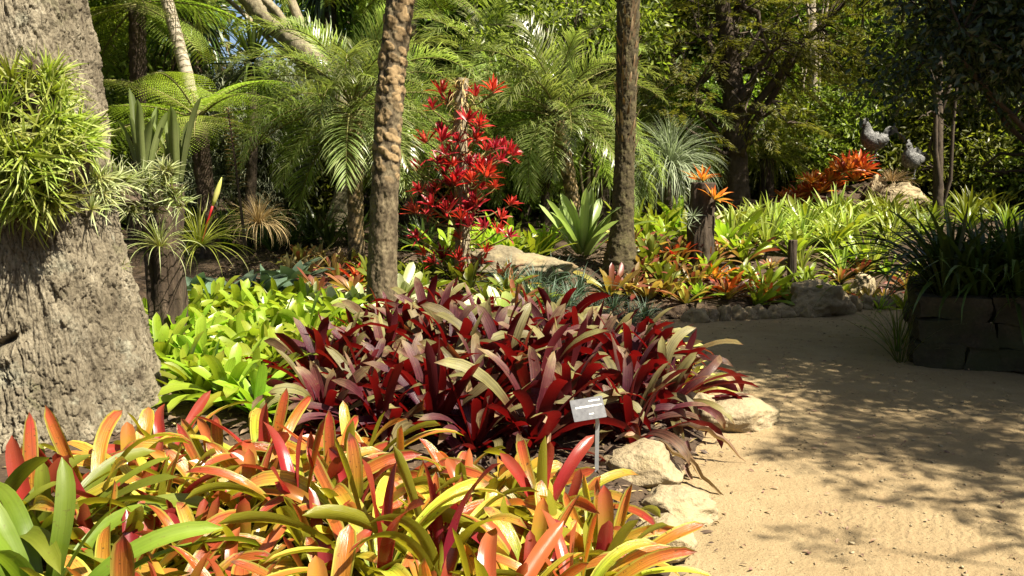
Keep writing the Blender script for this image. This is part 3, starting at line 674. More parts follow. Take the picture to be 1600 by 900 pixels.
bed('shade_bromeliad', dk, [xd(a, b) for a, b in ((985, 9.7), (1015, 9.65), (1045, 9.7), (1075, 9.6), (1000, 10.1), (1035, 10.2), (955, 9.6), (1085, 10.0), (1020, 10.6), (1060, 10.7), (985, 10.7))], 'bromeliad', 'dark bromeliads round the mossy trunk', 'dark reddish bromeliad', 'beside the mossy palm trunk', 19, .8, 1.2, .15, per=4)
bl = [P_simple('broad_leaf_plant', rosette(11, .55, .17, 15, 60, 50, 30, .05, prof=P_lance, nseg=8, seed=300 + i, fold=.08), 'blue') for i in range(2)]
bed('broad_leaf_plant', bl, [xd(330, 8.1), xd(375, 8.4), xd(420, 8.6), xd(455, 8.9), xd(300, 8.5)], 'plant', 'grey green broad leaved plants behind the lime bed', 'grey green broad leaved plant', 'behind the lime bed', 20, .85, 1.1, .1, per=9)
tp = [P_simple('tan_bromeliad', rosette(14, .28, .035, 30, 80, 45, 10, .03, nseg=6, seed=310 + i), k) for i, k in enumerate(['straw', 'rust'])]
bed('tan_bromeliad', tp, [xd(a, b) for a, b in ((450, 9.6), (470, 9.8), (490, 9.6), (510, 9.9), (530, 9.7), (465, 10.2), (500, 10.3), (550, 9.9), (480, 9.3), (520, 9.35))], 'bromeliad', 'small tan and pink bromeliads in front of the dark clumps', 'small tan bromeliad', 'before the dark strap leaved clumps', 21, .85, 1.2, .15, per=5)
# more ground-filling green between the pole and the lime bed
bed('low_bromeliad', [P_simple('low_bromeliad', rosette(16, .34, .05, 20, 75, 45, 15, .03, nseg=7, seed=320 + i), k) for i, k in enumerate(['olive', 'rust', 'olive'])],
    area_pts([xd(470, 8.4), xd(830, 8.2), xd(860, 8.6), xd(820, 9.2), xd(690, 9.5), xd(520, 9.1)], .30, 22), 'bromeliad', 'low green bromeliads at the foot of the red bromeliad post', 'low olive green bromeliad', 'below the red bromeliads', 22, .8, 1.15, .12, per=6)
bed('bank_lily', [P_simple('bank_lily', rosette(22, .60, .05, 35, 85, 70, 15, .05, prof=P_lance, nseg=8, seed=330 + i), 'olive') for i in range(2)],
    area_pts([xd(1330, 12.2), xd(1440, 11.7), xd(1500, 12.2), xd(1580, 12.6), xd(1560, 14.), xd(1400, 13.8), xd(1310, 13.4)], .5, 23), 'plant', 'green strap leaved lilies below the rooster statues', 'green strap leaved lily', 'below the rooster statues', 23, .8, 1.2, .1, per=5)
# plants that spill over the planter
x0, y0, x1, y1 = PL
cl = [P_simple('clivia_clump', rosette(44, 1.08, .040, 48, 86, 115, 30, .07, prof=P_lance, nseg=9, seed=340 + i, dpow=1.3), 'dark') for i in range(3)]
r = random.Random(9); pts = []
for iy in range(3):
    for ix in range(11): pts.append(pl(.24 + ix * .29 + r.uniform(-.08, .08), .14 + iy * .27 + r.uniform(-.08, .08)))
bed('clivia_clump', cl, pts, 'plant', 'dark strap leaved clumps filling the stone planter', 'dark strap leaved clump', 'of the shaded stone planter', 24, .8, 1.15, .1, per=8, zf=lambda x, y: .48)
tg = [P_simple('reed_grass', rosette(18, .75, .010, 40, 88, 60, 10, .05, prof=P_grass, nseg=7, nac=1, fold=0, seed=350 + i), 'olive') for i in range(2)]
bed('reed_grass', tg, [pl(-.08, .1), pl(-.1, .6), pl(-.08, 1.1)], 'grass clump', 'thin grass at the corner of the stone planter', 'thin upright grass clump', 'at the path side of the stone planter', 25, .8, 1.1, .1, per=9, zf=lambda x, y: .0)

# ------------------------------------------------------------------ the big grey trunk with its air plants
def big_trunk():
    root = link('large_tree', None, None, 'huge rough grey tree trunk with air plants growing on its bark', 'tree', loc=(-2.62, 5.12, 0))
    nu, nv = 800, 1000; zs = np.linspace(-.25, 6.2, nv); a = np.linspace(0, 2 * np.pi, nu, endpoint=False)
    A_, Z = np.meshgrid(a, zs)
    rad = .425 + .235 * np.exp(-np.clip(Z, 0, 9) / .95) + .02 * np.cos(3 * A_ + 1) + .03 * np.exp(-Z / .4) * np.cos(5 * A_ + .6)
    X0 = np.stack([np.cos(A_).ravel(), np.sin(A_).ravel(), Z.ravel() * .5], 1)
    wob = vnoise(X0, 5., 3).reshape(A_.shape); wob2 = vnoise(X0 + 7, 9., 3).reshape(A_.shape)
    f1, f2, c = worley(A_ / (2 * np.pi) * 130 + 1.3 * wob, (Z + .3) * 12 + 1.2 * wob2 + 1, 130, 5, 1.)
    g1, g2, c2 = worley(A_ / (2 * np.pi) * 230 + .6 * wob2, (Z + .3) * 52 + .6 * wob + 1, 230, 6, 1.)
    crack = np.clip(1 - (f2 - f1) / .26, 0, 1); crack2 = np.clip(1 - (g2 - g1) / .3, 0, 1)
    big = vnoise(X0, 2.2, 4).reshape(A_.shape); fine = vnoise(X0 + 3, 22., 3).reshape(A_.shape)
    rad = rad + .035 * np.exp(-np.clip(Z, 0, 9) / .5) * np.cos(9 * A_ + 2 * big) + (.026 * (1 - crack) ** .5 * (.3 + .7 * c) + .009 * (1 - crack2) ** .5) * (.8 + .6 * wob) + .035 * big + .014 * fine
    # old branch scar: a sunken lip in the lower part of the bark
    sc = np.exp(-((A_ - 4.93) / .13) ** 2 - ((Z - .67 - .25 * (A_ - 4.93)) / .022) ** 2)
    sc2 = np.exp(-((A_ - 4.93) / .15) ** 2 - ((Z - .60 - .25 * (A_ - 4.93)) / .03) ** 2)
    rad = rad - .075 * sc + .025 * sc2
    lean = -.075 * np.clip(Z, 0, 9)
    V = np.stack([np.cos(A_) * rad + lean, np.sin(A_) * rad, Z], -1).reshape(-1, 3)
    idx = np.arange(nu * nv).reshape(nv, nu); nx = np.roll(idx, -1, 1)
    F = np.stack([idx[:-1], nx[:-1], nx[1:], idx[1:]], -1).reshape(-1, 4)
    At = np.stack([Z.ravel() / 6, np.maximum(np.maximum(crack ** 1.3, .7 * crack2 ** 2), sc).ravel(), c.ravel()], 1)
    g = Geo().add(V, F, At)
    tips = []
    for k in range(6):                                   # limbs above the picture
        an = k * 1.05 + .4; p0 = np.array([lean[-1, 0], 0, 5.7]); p1 = p0 + np.array([math.cos(an) * 2.4, math.sin(an) * 2.4, 1.8 + .5 * (k % 3)])
        C = curve(p0, p1, .3, 9, .06); g.add(*tube(C, np.linspace(.26, .05, 9), 10)); tips += [C[-1], C[-3], C[-5]]
    child('trunk', g.mesh('trunk', M['bark']), root)
    cg = Geo(); rs = np.random.default_rng(77)
    for t in tips:
        for _ in range(7):
            c0 = t + rs.normal(0, .5, 3); n = 60
            cg.add(*diamonds(c0 + rs.normal(0, .25, (n, 3)), rvec(n), unit(rvec(n) * .6 + np.array([0, 0, 1])), .12, .05))
    child('crown', cg.mesh('crown', M['bush'], False), root)
    return root
big_trunk()
def trunk_surface(px, py):
    """a point on the camera side of the big trunk under photo pixel (px,py), and its outward direction"""
    for d in np.arange(3.9, 6.2, .01):
        p = pix(px, py, d); cx = -2.62 - .075 * max(p.z, 0); rad = .455 + .235 * math.exp(-max(p.z, 0) / .95)
        if math.hypot(p.x - cx, d - 5.12) < rad: return p, Vector((p.x - cx, d - 5.12, 0)).normalized()
    p = pix(px, py, 5.5); return p, Vector((.9, -.4, 0)).normalized()
def tuft(n, L, W, seed, dr=45, prof=P_grass):
    return rosette(n, L, W, 5, 82, dr, 10, .015, prof=prof, fold=.1, nseg=6, nac=1 if W < .012 else 2, seed=seed, lmin=.7)
def cluster(name, label, centers, mat, n, L, W, seed, core=None, spread=.5):
    """one air plant clump: many rosettes grown together, each its own part, on a mat of roots"""
    r = random.Random(seed); protos = [tuft(n, L, W, seed + i).mesh('rosette', M[mat]) for i in range(4)]
    c0 = sum((c for c, _ in centers), Vector()) / len(centers)
    root = link(name, None, None, label, 'air plant', loc=c0)
    for c, out in centers:
        z = (out + Vector((r.gauss(0, spread), r.gauss(0, spread), r.gauss(.25, spread)))).normalized()
        o = child('rosette', r.choice(protos), root, loc=c - c0, rot=z.to_track_quat('Z', 'Y').to_euler(), sc=r.uniform(.75, 1.2))
    if core:
        V, F, A = rock_geo(core[1], seed, sub=4, rough=.2)
        child('root_mat', tri_mesh('root_mat', V, F, M['rootstem']), root, loc=core[0] - c0)
    return root
rr = random.Random(3); cs = []
for i in range(64):
    u, v = rr.uniform(-1, 1), rr.uniform(-1, 1)
    if u * u + v * v > 1: continue
    px, py = 42 + u * 62, 222 + v * 104
    p, o = trunk_surface(px, py); k = math.sqrt(max(0, 1 - u * u - v * v))
    cs.append((p + o * (.05 + .22 * k), (o * (k + .15) + Vector((u * .8, 0, -v * .9))).normalized()))
pc, oc = trunk_surface(52, 225)
cluster('air_plant_clump', 'large bright green clump of spiky air plants on the side of the grey trunk', cs, 'airplant', 24, .22, .014, 400, core=(pc + oc * .04, (.26, .18, .36)))
cs = []
for i in range(38):
    px, py = rr.uniform(150, 292), rr.uniform(266, 330); p, o = trunk_surface(min(px, 200), py)
    p = pix(px, py, p.y - .02 if px < 205 else 6.35); cs.append((p + Vector((0, -.06, 0)), Vector((rr.uniform(-.3, .6), -.6, rr.uniform(-.4, .6))).normalized()))
cluster('air_plant_clump', 'smaller dull green clump of air plants at the side of the grey trunk', cs, 'airgrey', 24, .16, .010, 420, core=(pix(190, 305, 5.4), (.12, .10, .06)))
link('air_plant', tuft(16, .055, .005, 431).mesh('air_plant', M['airgrey']), None, 'tiny single air plant rooted on the bare bark of the grey trunk', 'air plant', loc=trunk_surface(192, 414)[0], rot=(1.2, .4, 0))

# fibrous stump with thin-leaved tufts and the tall silver tubes on top
def stump(px, d, top_py, r0, label, mat='rootstem', name='tree_stump', lean=0., base_py=None, rtop=None):
    x, y = xd(px, d); zb = H(x, y) - .1; zt = pix(px, top_py, d).z
    nv, nu = 60, 40; Z = np.linspace(0, zt - zb, nv); a = np.linspace(0, 2 * np.pi, nu, endpoint=False); A_, ZZ = np.meshgrid(a, Z)
    rt = rtop or r0 * .9
    rad = (r0 + (rt - r0) * ZZ / Z[-1]); P = np.stack([np.cos(A_).ravel(), np.sin(A_).ravel(), ZZ.ravel() * .8], 1)
    rad = rad * (1 + .28 * vnoise(P, 2.5, 4).reshape(A_.shape) + .22 * vnoise(P * np.array([3, 3, .35]), 4., 4).reshape(A_.shape))
    V = np.stack([np.cos(A_) * rad + lean * ZZ, np.sin(A_) * rad, ZZ], -1).reshape(-1, 3)
    V = np.concatenate([V, [[lean * Z[-1], 0, Z[-1] - .02]]]); idx = np.arange(nu * nv).reshape(nv, nu); nx = np.roll(idx, -1, 1)
    F = np.stack([idx[:-1], nx[:-1], nx[1:], idx[1:]], -1).reshape(-1, 4)
    l = idx[-1]; F = np.concatenate([F, [[l[i], l[(i + 1) % nu], l[(i + 2) % nu], nu * nv] for i in range(0, nu, 2)]])
    return link(name, Geo().add(V, F).mesh(name, M[mat]), None, label, 'stump', loc=(x, y, zb))
stump(256, 6.6, 288, .13, 'brown fibrous stump behind the grey trunk carrying silver tubed bromeliads', rtop=.12)
def tubes_plant(px, d, py, n, L, seed, label):
    g = rosette(n, L, .066, 78, 89, 12, 4, .05, fold=.34, nseg=10, nac=4, seed=seed, lmin=.55, jit=.6, twist=.2, bend=.15)
    p = pix(px, py, d); return link('tube_bromeliad', g.mesh('tube_bromeliad', M['silverstrap']), None, label, 'bromeliad', loc=p)
tubes_plant(225, 6.5, 286, 11, .64, 440, 'tall silver green tube bromeliad on the stump next to the grey trunk')
tubes_plant(276, 6.6, 284, 10, .58, 441, 'tall silver green tube bromeliad on the stump farther from the grey trunk')
def grass_tuft(px, py, d, n, L, W, seed, label, mat='airplant', dr=80, bud=None):
    p = pix(px, py, d); g = rosette(n, L, W, 2, 84, dr, 25, .02, prof=P_grass, nseg=8, nac=1, fold=0, seed=seed, lmin=.8, dpow=1.3)
    if not bud: return link('air_plant', g.mesh('air_plant', M[mat]), None, label, 'air plant', loc=p)
    root = link('air_plant', None, None, label, 'air plant', loc=p)
    child('leaves', g.mesh('leaves', M[mat]), root)
    q = pix(*bud, d) - p
    child('flower_stalk', Geo().add(*tube(curve((0, 0, 0), q * .62, .0, 6), .008, 6)).mesh('flower_stalk', M['scarlet']), root)
    child('bud', Geo().add(*tube([q * .6, q * .7, q * .82, q * .95, q * 1.05], [.006, .016, .02, .014, .002], 8)).mesh('bud', M['cream']), root)
    return root
grass_tuft(250, 385, 6.2, 70, .34, .007, 450, 'wiry yellow green air plant hanging on the front of the fibrous stump', 'airgrey', 110)
grass_tuft(312, 385, 6.7, 110, .48, .008, 451, 'wiry air plant with a red flower stalk and yellow bud', 'airplant', 75, bud=(345, 282))
grass_tuft(404, 350, 9.0, 260, .42, .006, 452, 'dome of dry straw coloured thin leaves behind the wiry air plants', 'straw', 120)
# the dry banded seed spike
def spike():
    p = pix(385, 400, 8.4); root = link('seed_spike', None, None, 'dry brown flower spike with overlapping bracts leaning behind the air plants', 'flower spike', loc=p)
    q = pix(356, 170, 8.4) - p; C = curve((0, 0, 0), q, .06, 14); child('stalk', Geo().add(*tube(C, np.linspace(.016, .006, 14), 6)).mesh('stalk', M['rootstem']), root)
    n = 44; t = np.linspace(.42, 1, n); base = np.stack([np.interp(t, np.linspace(0, 1, 14), C[:, i]) for i in range(3)], 1); az = np.arange(n) * math.pi + rng.normal(0, .3, n)
    child('bracts', Geo().add(*strips(base, np.stack([np.cos(az), np.sin(az) * .4, 0 * az], 1), [0, 0, 1], .11 * (1.1 - .6 * (t - .42) / .58), .035, .5, .9, 4, 2, P_lance)).mesh('bracts', M['brownleaf']), root)
spike()
# ------------------------------------------------------------------ palms
def frond_mesh(L, e0, droop, n, lw, ll, seed, mats, stem=.012, leafdroop=65, spread=58, vshape=20):
    r = np.random.default_rng(seed); m = 16; t = np.linspace(0, 1, m); th = R(e0) - R(droop) * t ** 1.3
    D = np.stack([np.cos(th), 0 * th, np.sin(th)], 1); P = np.concatenate([[[0, 0, 0]], np.cumsum((D[1:] + D[:-1]) / 2, 0)]) * L / (m - 1)
    g = Geo(); g.add(*tube(P, np.linspace(stem, stem * .25, m), 5), m=0)
    tt = np.repeat(np.linspace(.14, .99, n), 2) + r.normal(0, .004, 2 * n); sgn = np.tile([1., -1.], n)
    base = np.stack([np.interp(tt, t, P[:, i]) for i in range(3)], 1); d = unit(np.stack([np.interp(tt, t, D[:, i]) for i in range(3)], 1))
    side = np.array([0, 1., 0])[None] * sgn[:, None]; up = np.cross(d, np.array([0, 1., 0])) * 1.0
    up = unit(np.where(up[:, 2:] < 0, -up, up)); an = R(spread) * (1 - .55 * tt) + r.normal(0, .08, 2 * n)
    Rv = unit(d * np.cos(an)[:, None] + side * np.sin(an)[:, None] + up * math.sin(R(vshape)))
    Uv = unit(up - Rv * (up * Rv).sum(1)[:, None])
    l = ll * np.clip(np.sin(np.pi * (.12 + .82 * tt)), .15, 1) ** .7 * r.uniform(.85, 1.1, 2 * n)
    g.add(*strips(base, Rv, Uv, l, lw, R(6) + r.normal(0, .1, 2 * n), R(leafdroop) * r.uniform(.6, 1.2, 2 * n), 4, 1, P_lance, 0, 0, r.normal(0, .15, 2 * n), 1.5), m=1)
    return g.mesh('frond', mats)
def palm_protos(L, lw, ll, n, seed, mat='palm', **k):
    mats = [M['stem'], M[mat]]
    return [(e, frond_mesh(L * f, e, dr, n, lw, ll, seed + i, mats, **k)) for i, (e, dr, f) in enumerate([(82, 60, .85), (66, 85, 1.), (48, 95, 1.05), (26, 90, 1.05), (4, 80, 1.), (-28, 50, .9)])]
def crown_fronds(root, protos, n, top, seed, emin=-28, emax=85):
    r = random.Random(seed)
    for i in range(n):
        e = emax + (emin - emax) * (i + .5) / n; me = min(protos, key=lambda p: abs(p[0] - e))
        child('frond', me[1], root, loc=(top[0], top[1], top[2] + .10 * (1 - i / n)), rot=(r.gauss(0, .12), R((me[0] - e) * .8) + r.gauss(0, .08), i * 2.39996 + r.gauss(0, .2)), sc=r.uniform(.85, 1.1))
feather = palm_protos(1.55, .0118, .44, 56, 500, leafdroop=75, vshape=26)
wide = palm_protos(1.9, .02, .5, 46, 520)
def trunk_geo(P, rad, n=48, boss=None, rough=.05, seed=1, flare=0):
    """a tube along P whose surface carries leaf-scar bosses (boss=(columns, per metre)) and rough bark"""
    P = np.asarray([list(p) for p in P], float); L = np.r_[0, np.cumsum(np.linalg.norm(np.diff(P, axis=0), axis=1))]
    m = int(L[-1] * (110 if n > 40 else 60)); s = np.linspace(0, L[-1], m); Q = np.stack([np.interp(s, L, P[:, i]) for i in range(3)], 1)
    for _ in range(12): Q[1:-1] = (Q[:-2] + Q[1:-1] * 2 + Q[2:]) / 4
    rr_ = np.interp(s, L, rad); V, F, A = tube(Q, np.ones(m), n, cap=False)
    V = V.reshape(m, n, 3); C = Q[:, None]; a = np.arange(n) / n
    a_, s_ = np.meshgrid(a, s); k = np.ones((m, n)); b = np.zeros((m, n))
    if boss:
        f1, f2, c = worley(a_ * boss[0] + s_ * boss[1] * .5 % boss[0], s_ * boss[1], boss[0], seed, .75)
        b = sst(.52, .36, f1) * (.35 + .65 * c) * sst(boss[2], boss[2] + .5, s_); k = k + .10 * b
    X = np.stack([np.cos(a_ * 6.283).ravel() * 1.2, np.sin(a_ * 6.283).ravel() * 1.2, s_.ravel() * 5], 1)
    k = k + rough * vnoise(X + seed, 2.2, 4).reshape(m, n) + rough * .5 * vnoise(X * 3 + seed, 3., 2).reshape(m, n)
    V = C + (V - C) * (rr_[:, None] * k)[..., None]
    A = A.reshape(m, n, 3); A[..., 1] = b; A[..., 0] = (s_ / L[-1])
    return Geo().add(V.reshape(-1, 3), F, A.reshape(-1, 3))
# the scaly palm trunk in front (its crown is above the picture)
def tall_palm(bx, by, pts, rad, label, boss, mat, crown_d, seed, upper=None, nf=20):
    b = Vector((bx, by, H(bx, by) - .15)); root = link('palm_tree', None, None, label, 'palm tree', loc=b)
    P = [Vector((0, 0, 0))] + [p - b for p in pts]
    child('trunk', trunk_geo(P, rad, 90, boss, .10, seed).mesh('trunk', M[mat]), root)
    if upper:
        top = np.array([list(p) for p in P]); L = np.r_[0, np.cumsum(np.linalg.norm(np.diff(top, axis=0), axis=1))]
        rs = np.random.default_rng(seed); n = 520; s = rs.uniform(upper, L[-1], n); base = np.stack([np.interp(s, L, top[:, i]) for i in range(3)], 1); az = rs.uniform(0, 6.28, n); Rv = np.stack([np.cos(az), np.sin(az), 0 * az], 1)
        base = base + Rv * (np.interp(s, L, rad) * .98)[:, None]
        child('fibre', Geo().add(*strips(base, Rv, [0, 0, 1], rs.uniform(.08, .2, n), rs.uniform(.012, .035, n), rs.uniform(1.15, 1.5, n), rs.uniform(-.1, .5, n), 4, 1, P_grass, 0)).mesh('fibre', M['fibre']), root)
    crown_fronds(root, wide, nf, tuple(P[-1]), seed, -20, 80)
    return root
d1 = 7.4; x1_, _ = xd(597, d1)
tall_palm(x1_, d1, [pix(597, 440, d1), pix(600, 330, d1), pix(606, 200, d1), pix(614, 90, d1), pix(626, 0, d1), pix(650, -140, d1), pix(672, -380, d1), pix(680, -560, d1)],
          [.14, .118, .108, .104, .104, .104, .104, .104, .11], 'slim palm trunk with tan leaf scars in its upper half, above the pale bromeliads', (7, 13, 1.15), 'palmbark', 0, 601, nf=9)
d2 = 10.0; x2_, _ = xd(968, d2)
tall_palm(x2_, d2, [pix(969, 415, d2), pix(972, 360, d2), pix(976, 250, d2), pix(979, 130, d2), pix(982, 0, d2), pix(986, -120, d2), pix(990, -300, d2), pix(992, -560, d2)],
          [.22, .185, .125, .105, .11, .12, .12, .12, .13], 'palm trunk with mossy flared foot and brown fibrous upper part', None, 'mossbark', 0, 602, upper=1.5, nf=8)
def feather_palm(px, d, crown_py, base_px, n, label, seed, rad=.08, protos=None, name='feather_palm', s=1.0):
    x, y = xd(base_px, d); b = Vector((x, y, H(x, y) - .1)); top = pix(px, crown_py, d); root = link(name, None, None, label, 'palm', loc=b)
    T = top - b; mid = T * .5 + Vector((T.x * -.1, 0, 0))
    child('trunk', trunk_geo([(0, 0, 0), mid, T], [rad * 1.15, rad, rad * 1.2], 24, (7, 14, 0.), .12, seed).mesh('trunk', M['palmbark']), root)
    crown_fronds(root, protos or feather, n, tuple(T), seed)
    return root
feather_palm(553, 10.2, 178, 556, 46, 'dense feathery palm with fine drooping fronds behind the scaly trunk', 611)
feather_palm(872, 11.6, 190, 905, 42, 'feathery palm with yellow green fronds between the red bromeliads and the fibrous trunk', 612)
feather_palm(665, 13.0, 215, 668, 34, 'feathery palm seen behind the red bromeliad post', 613)
feather_palm(1010, 14.5, 230, 1030, 30, 'feathery palm half hidden behind the fibrous palm trunk', 614)
feather_palm(760, 15.5, 110, 770, 26, 'taller feathery palm with upright fronds far behind the red bromeliads', 615, protos=wide)

# tree ferns
def fern_frond(L, e0, droop, seed):
    r = np.random.default_rng(seed); m = 16; t = np.linspace(0, 1, m); th = R(e0) - R(droop) * t ** 1.2
    D = np.stack([np.cos(th), 0 * th, np.sin(th)], 1); P = np.concatenate([[[0, 0, 0]], np.cumsum((D[1:] + D[:-1]) / 2, 0)]) * L / (m - 1)
    g = Geo().add(*tube(P, np.linspace(.014, .003, m), 5), m=0); n = 23
    tt = np.linspace(.12, .98, n)
    for sg in (1, -1):
        for k, u in enumerate(tt):
            b = np.array([np.interp(u, t, P[:, i]) for i in range(3)]); d = unit(np.array([np.interp(u, t, D[:, i]) for i in range(3)]))
            s = np.array([0, sg, 0.]); up = np.cross(d, s) * sg; up = up if up[2] > 0 else -up
            l = L * .34 * math.sin(math.pi * min(1, .10 + .86 * u)) ** .8; dirp = unit(s * .93 + d * .37)
            q = 18; v = np.linspace(.06, .97, q); drp = -.25 * v ** 2 * l
            pb = b + dirp * (v * l)[:, None] + np.array([0, 0, 1]) * drp[:, None]
            w = l * .085 * np.clip(1 - v * .8, .15, 1)
            for s2 in (1, -1):
                dv = unit(np.cross(up, dirp) * s2 + dirp * .35); g.add(*diamonds(pb, np.broadcast_to(dv, (q, 3)), np.broadcast_to(up, (q, 3)), w, l / q * .62), m=1)
            g.add(*strips(b[None], dirp[None], up[None], l, .006, 0, .25, 3, 1, P_grass, 0), m=0)
    return g.mesh('frond', [M['stem'], M['fern']])
ferns = [(e, fern_frond(1.45 * f, e, dr, 530 + i)) for i, (e, dr, f) in enumerate([(62, 60, .9), (38, 60, 1.), (16, 45, 1.), (-4, 35, .9)])]
def tree_fern(px, d, py, n, label, seed, emin=-5, emax=65, base_px=None):
    x, y = xd(base_px or px, d); b = Vector((x, y, H(x, y) - .1)); T = pix(px, py, d) - b; root = link('tree_fern', None, None, label, 'tree fern', loc=b)
    child('trunk', trunk_geo([(0, 0, 0), T * .5, T], [.13, .09, .10], 24, None, .2, seed).mesh('trunk', M['rootstem']), root)
    crown_fronds(root, ferns, n, tuple(T), seed, emin, emax)
tree_fern(310, 10.5, 195, 16, 'tree fern with flat lime fronds spreading behind the silver tube bromeliads', 621, -5, 50, base_px=330)
tree_fern(215, 11.5, 10, 15, 'tall tree fern with hanging lime fronds beside the grey trunk', 622, -30, 55)
tree_fern(640, 13.0, -40, 16, 'tree fern arching over the picture top between the two palm trunks', 623, -20, 50)

# ------------------------------------------------------------------ trees by limbs and leaf clumps
def tree_parts(trunk_pts, rad, blobs, nclump, per, LW, sig, seed, nlimb=9, flat=False, droop=.2, limb_r=.07, upbias=.6, twig=True):
    """trunk with limbs reaching into the crown's lobes; leaf clumps on twigs with gaps between"""
    rs = np.random.default_rng(seed); P = np.asarray([list(p) for p in trunk_pts], float)
    tg = trunk_geo(P, rad, 20, None, .12, seed); nodes = []
    for k in range(nlimb):
        c, rd = blobs[k % len(blobs)]; tgt = np.array(c) + rvec_s(rs, 1)[0] * np.array(rd) * rs.uniform(.3, .85)
        i = rs.integers(max(1, len(P) // 2 - 1), len(P)); u = rs.uniform(0, 1); p0 = P[i - 1] * (1 - u) + P[i] * u
        C = curve(p0, tgt, rs.uniform(-.05, .12) * np.linalg.norm(tgt - p0), 9, .05); r0 = limb_r * rs.uniform(.6, 1.1)
        tg.add(*tube(C, np.linspace(r0, r0 * .2, 9), 7)); nodes.append(C[2:])
        for _ in range(3):
            j = rs.integers(3, 8); t2 = C[j] + rvec_s(rs, 1)[0] * np.array(rd) * .6; C2 = curve(C[j], t2, .05, 6, .03); tg.add(*tube(C2, np.linspace(r0 * .4, r0 * .1, 6), 5)); nodes.append(C2[1:])
    nodes = np.concatenate(nodes); cg = Geo()
    w = np.array([b[1][0] * b[1][1] * b[1][2] for b in blobs]); pick = rs.choice(len(blobs), nclump, p=w / w.sum())
    for k in range(nclump):
        c, rd = blobs[pick[k]]; q = rvec_s(rs, 1)[0] * rs.uniform(.25, 1) ** .6; c0 = np.array(c) + q * np.array(rd)
        nd = nodes[np.argmin(((nodes - c0) ** 2).sum(1))]; ax = unit(c0 - nd); n = per
        if twig: tg.add(*tube(curve(nd, c0, .02, 4), [.012, .009, .006, .003], 4, cap=False))
        if flat:                                                        # flat feathery spray along the twig
            u = rs.uniform(0, 1, n); tip = unit(ax * np.array([1, 1, .3]) + np.array([0, 0, -droop])); Ls = sig * 3.2
            bs = c0 + tip * (u * Ls)[:, None] + np.array([0, 0, -1]) * (droop * u ** 2 * Ls * .6)[:, None]; sd = unit(np.cross(tip, [0, 0, 1.]) + 1e-6)
            side = rs.choice([-1., 1.], n)[:, None] * sd; off = rs.uniform(0, 1, n) * Ls * .38 * (1 - u * .8)
            bs = bs + side * off[:, None] + rs.normal(0, .012, (n, 3)); D = unit(tip + side * .8 + rs.normal(0, .22, (n, 3)))
            Nn = unit(np.array([0, 0, 1]) + rs.normal(0, .35, (n, 3)))
        else:
            bs = c0 + rs.normal(0, sig, (n, 3)) * np.array([1, 1, .75]); D = unit(rvec_s(rs, n) + (bs - c0) / sig * .5 - np.array([0, 0, droop])); Nn = unit(rvec_s(rs, n) * .8 + np.array([0, 0, upbias]))
        Nn = unit(Nn - D * (Nn * D).sum(1)[:, None])
        cg.add(*diamonds(bs, D, Nn, LW[0] * rs.uniform(.7, 1.25, n), LW[1] * rs.uniform(.8, 1.2, n)))
    return tg, cg
def rvec_s(rs, n): return unit(rs.normal(size=(n, 3)))
def tree(name, x, y, trunk_pts, rad, blobs, mats, label, cat='tree', group=None, z=None, **k):
    root = link(name, None, None, label, cat, group, loc=(x, y, H(x, y) - .1 if z is None else z))
    tg, cg = tree_parts(trunk_pts, rad, blobs, **k)
    child('trunk', tg.mesh('trunk', M[mats[0]]), root); child('crown', cg.mesh('crown', M[mats[1]], False), root)
    return root
# the dark spreading conifer
d = 14.0; bx, by = xd(1152, d); zb = H(bx, by) - .1
loc = lambda px, py, dd=d: tuple(pix(px, py, dd) - Vector((bx, by, zb)))
tree('conifer', bx, by, [(0, 0, 0), loc(1152, 300), loc(1147, 220), loc(1146, 140), loc(1135, 60), loc(1120, -60), loc(1115, -220)], [.22, .19, .165, .16, .12, .10, .06],
     [(loc(1040, 70), (1.1, 1., .7)), (loc(1230, 40), (1.2, 1.2, .9)), (loc(1100, -60), (1.3, 1.2, .8)), (loc(1275, 90), (.9, 1.1, .6)), (loc(1060, 180, 13.6), (.7, .8, .45)), (loc(1200, 190, 13.4), (.75, .7, .35)), (loc(1375, -60), (1., 1.2, .8)), (loc(1180, -230), (1.6, 1.5, .9))],
     ['darkbark', 'conifer'], 'dark conifer with spreading limbs and feathery sprays behind the orange topped stump', nclump=560, per=120, LW=(.075, .013), sig=.15, seed=31, nlimb=22, flat=True, droop=.25, limb_r=.065)
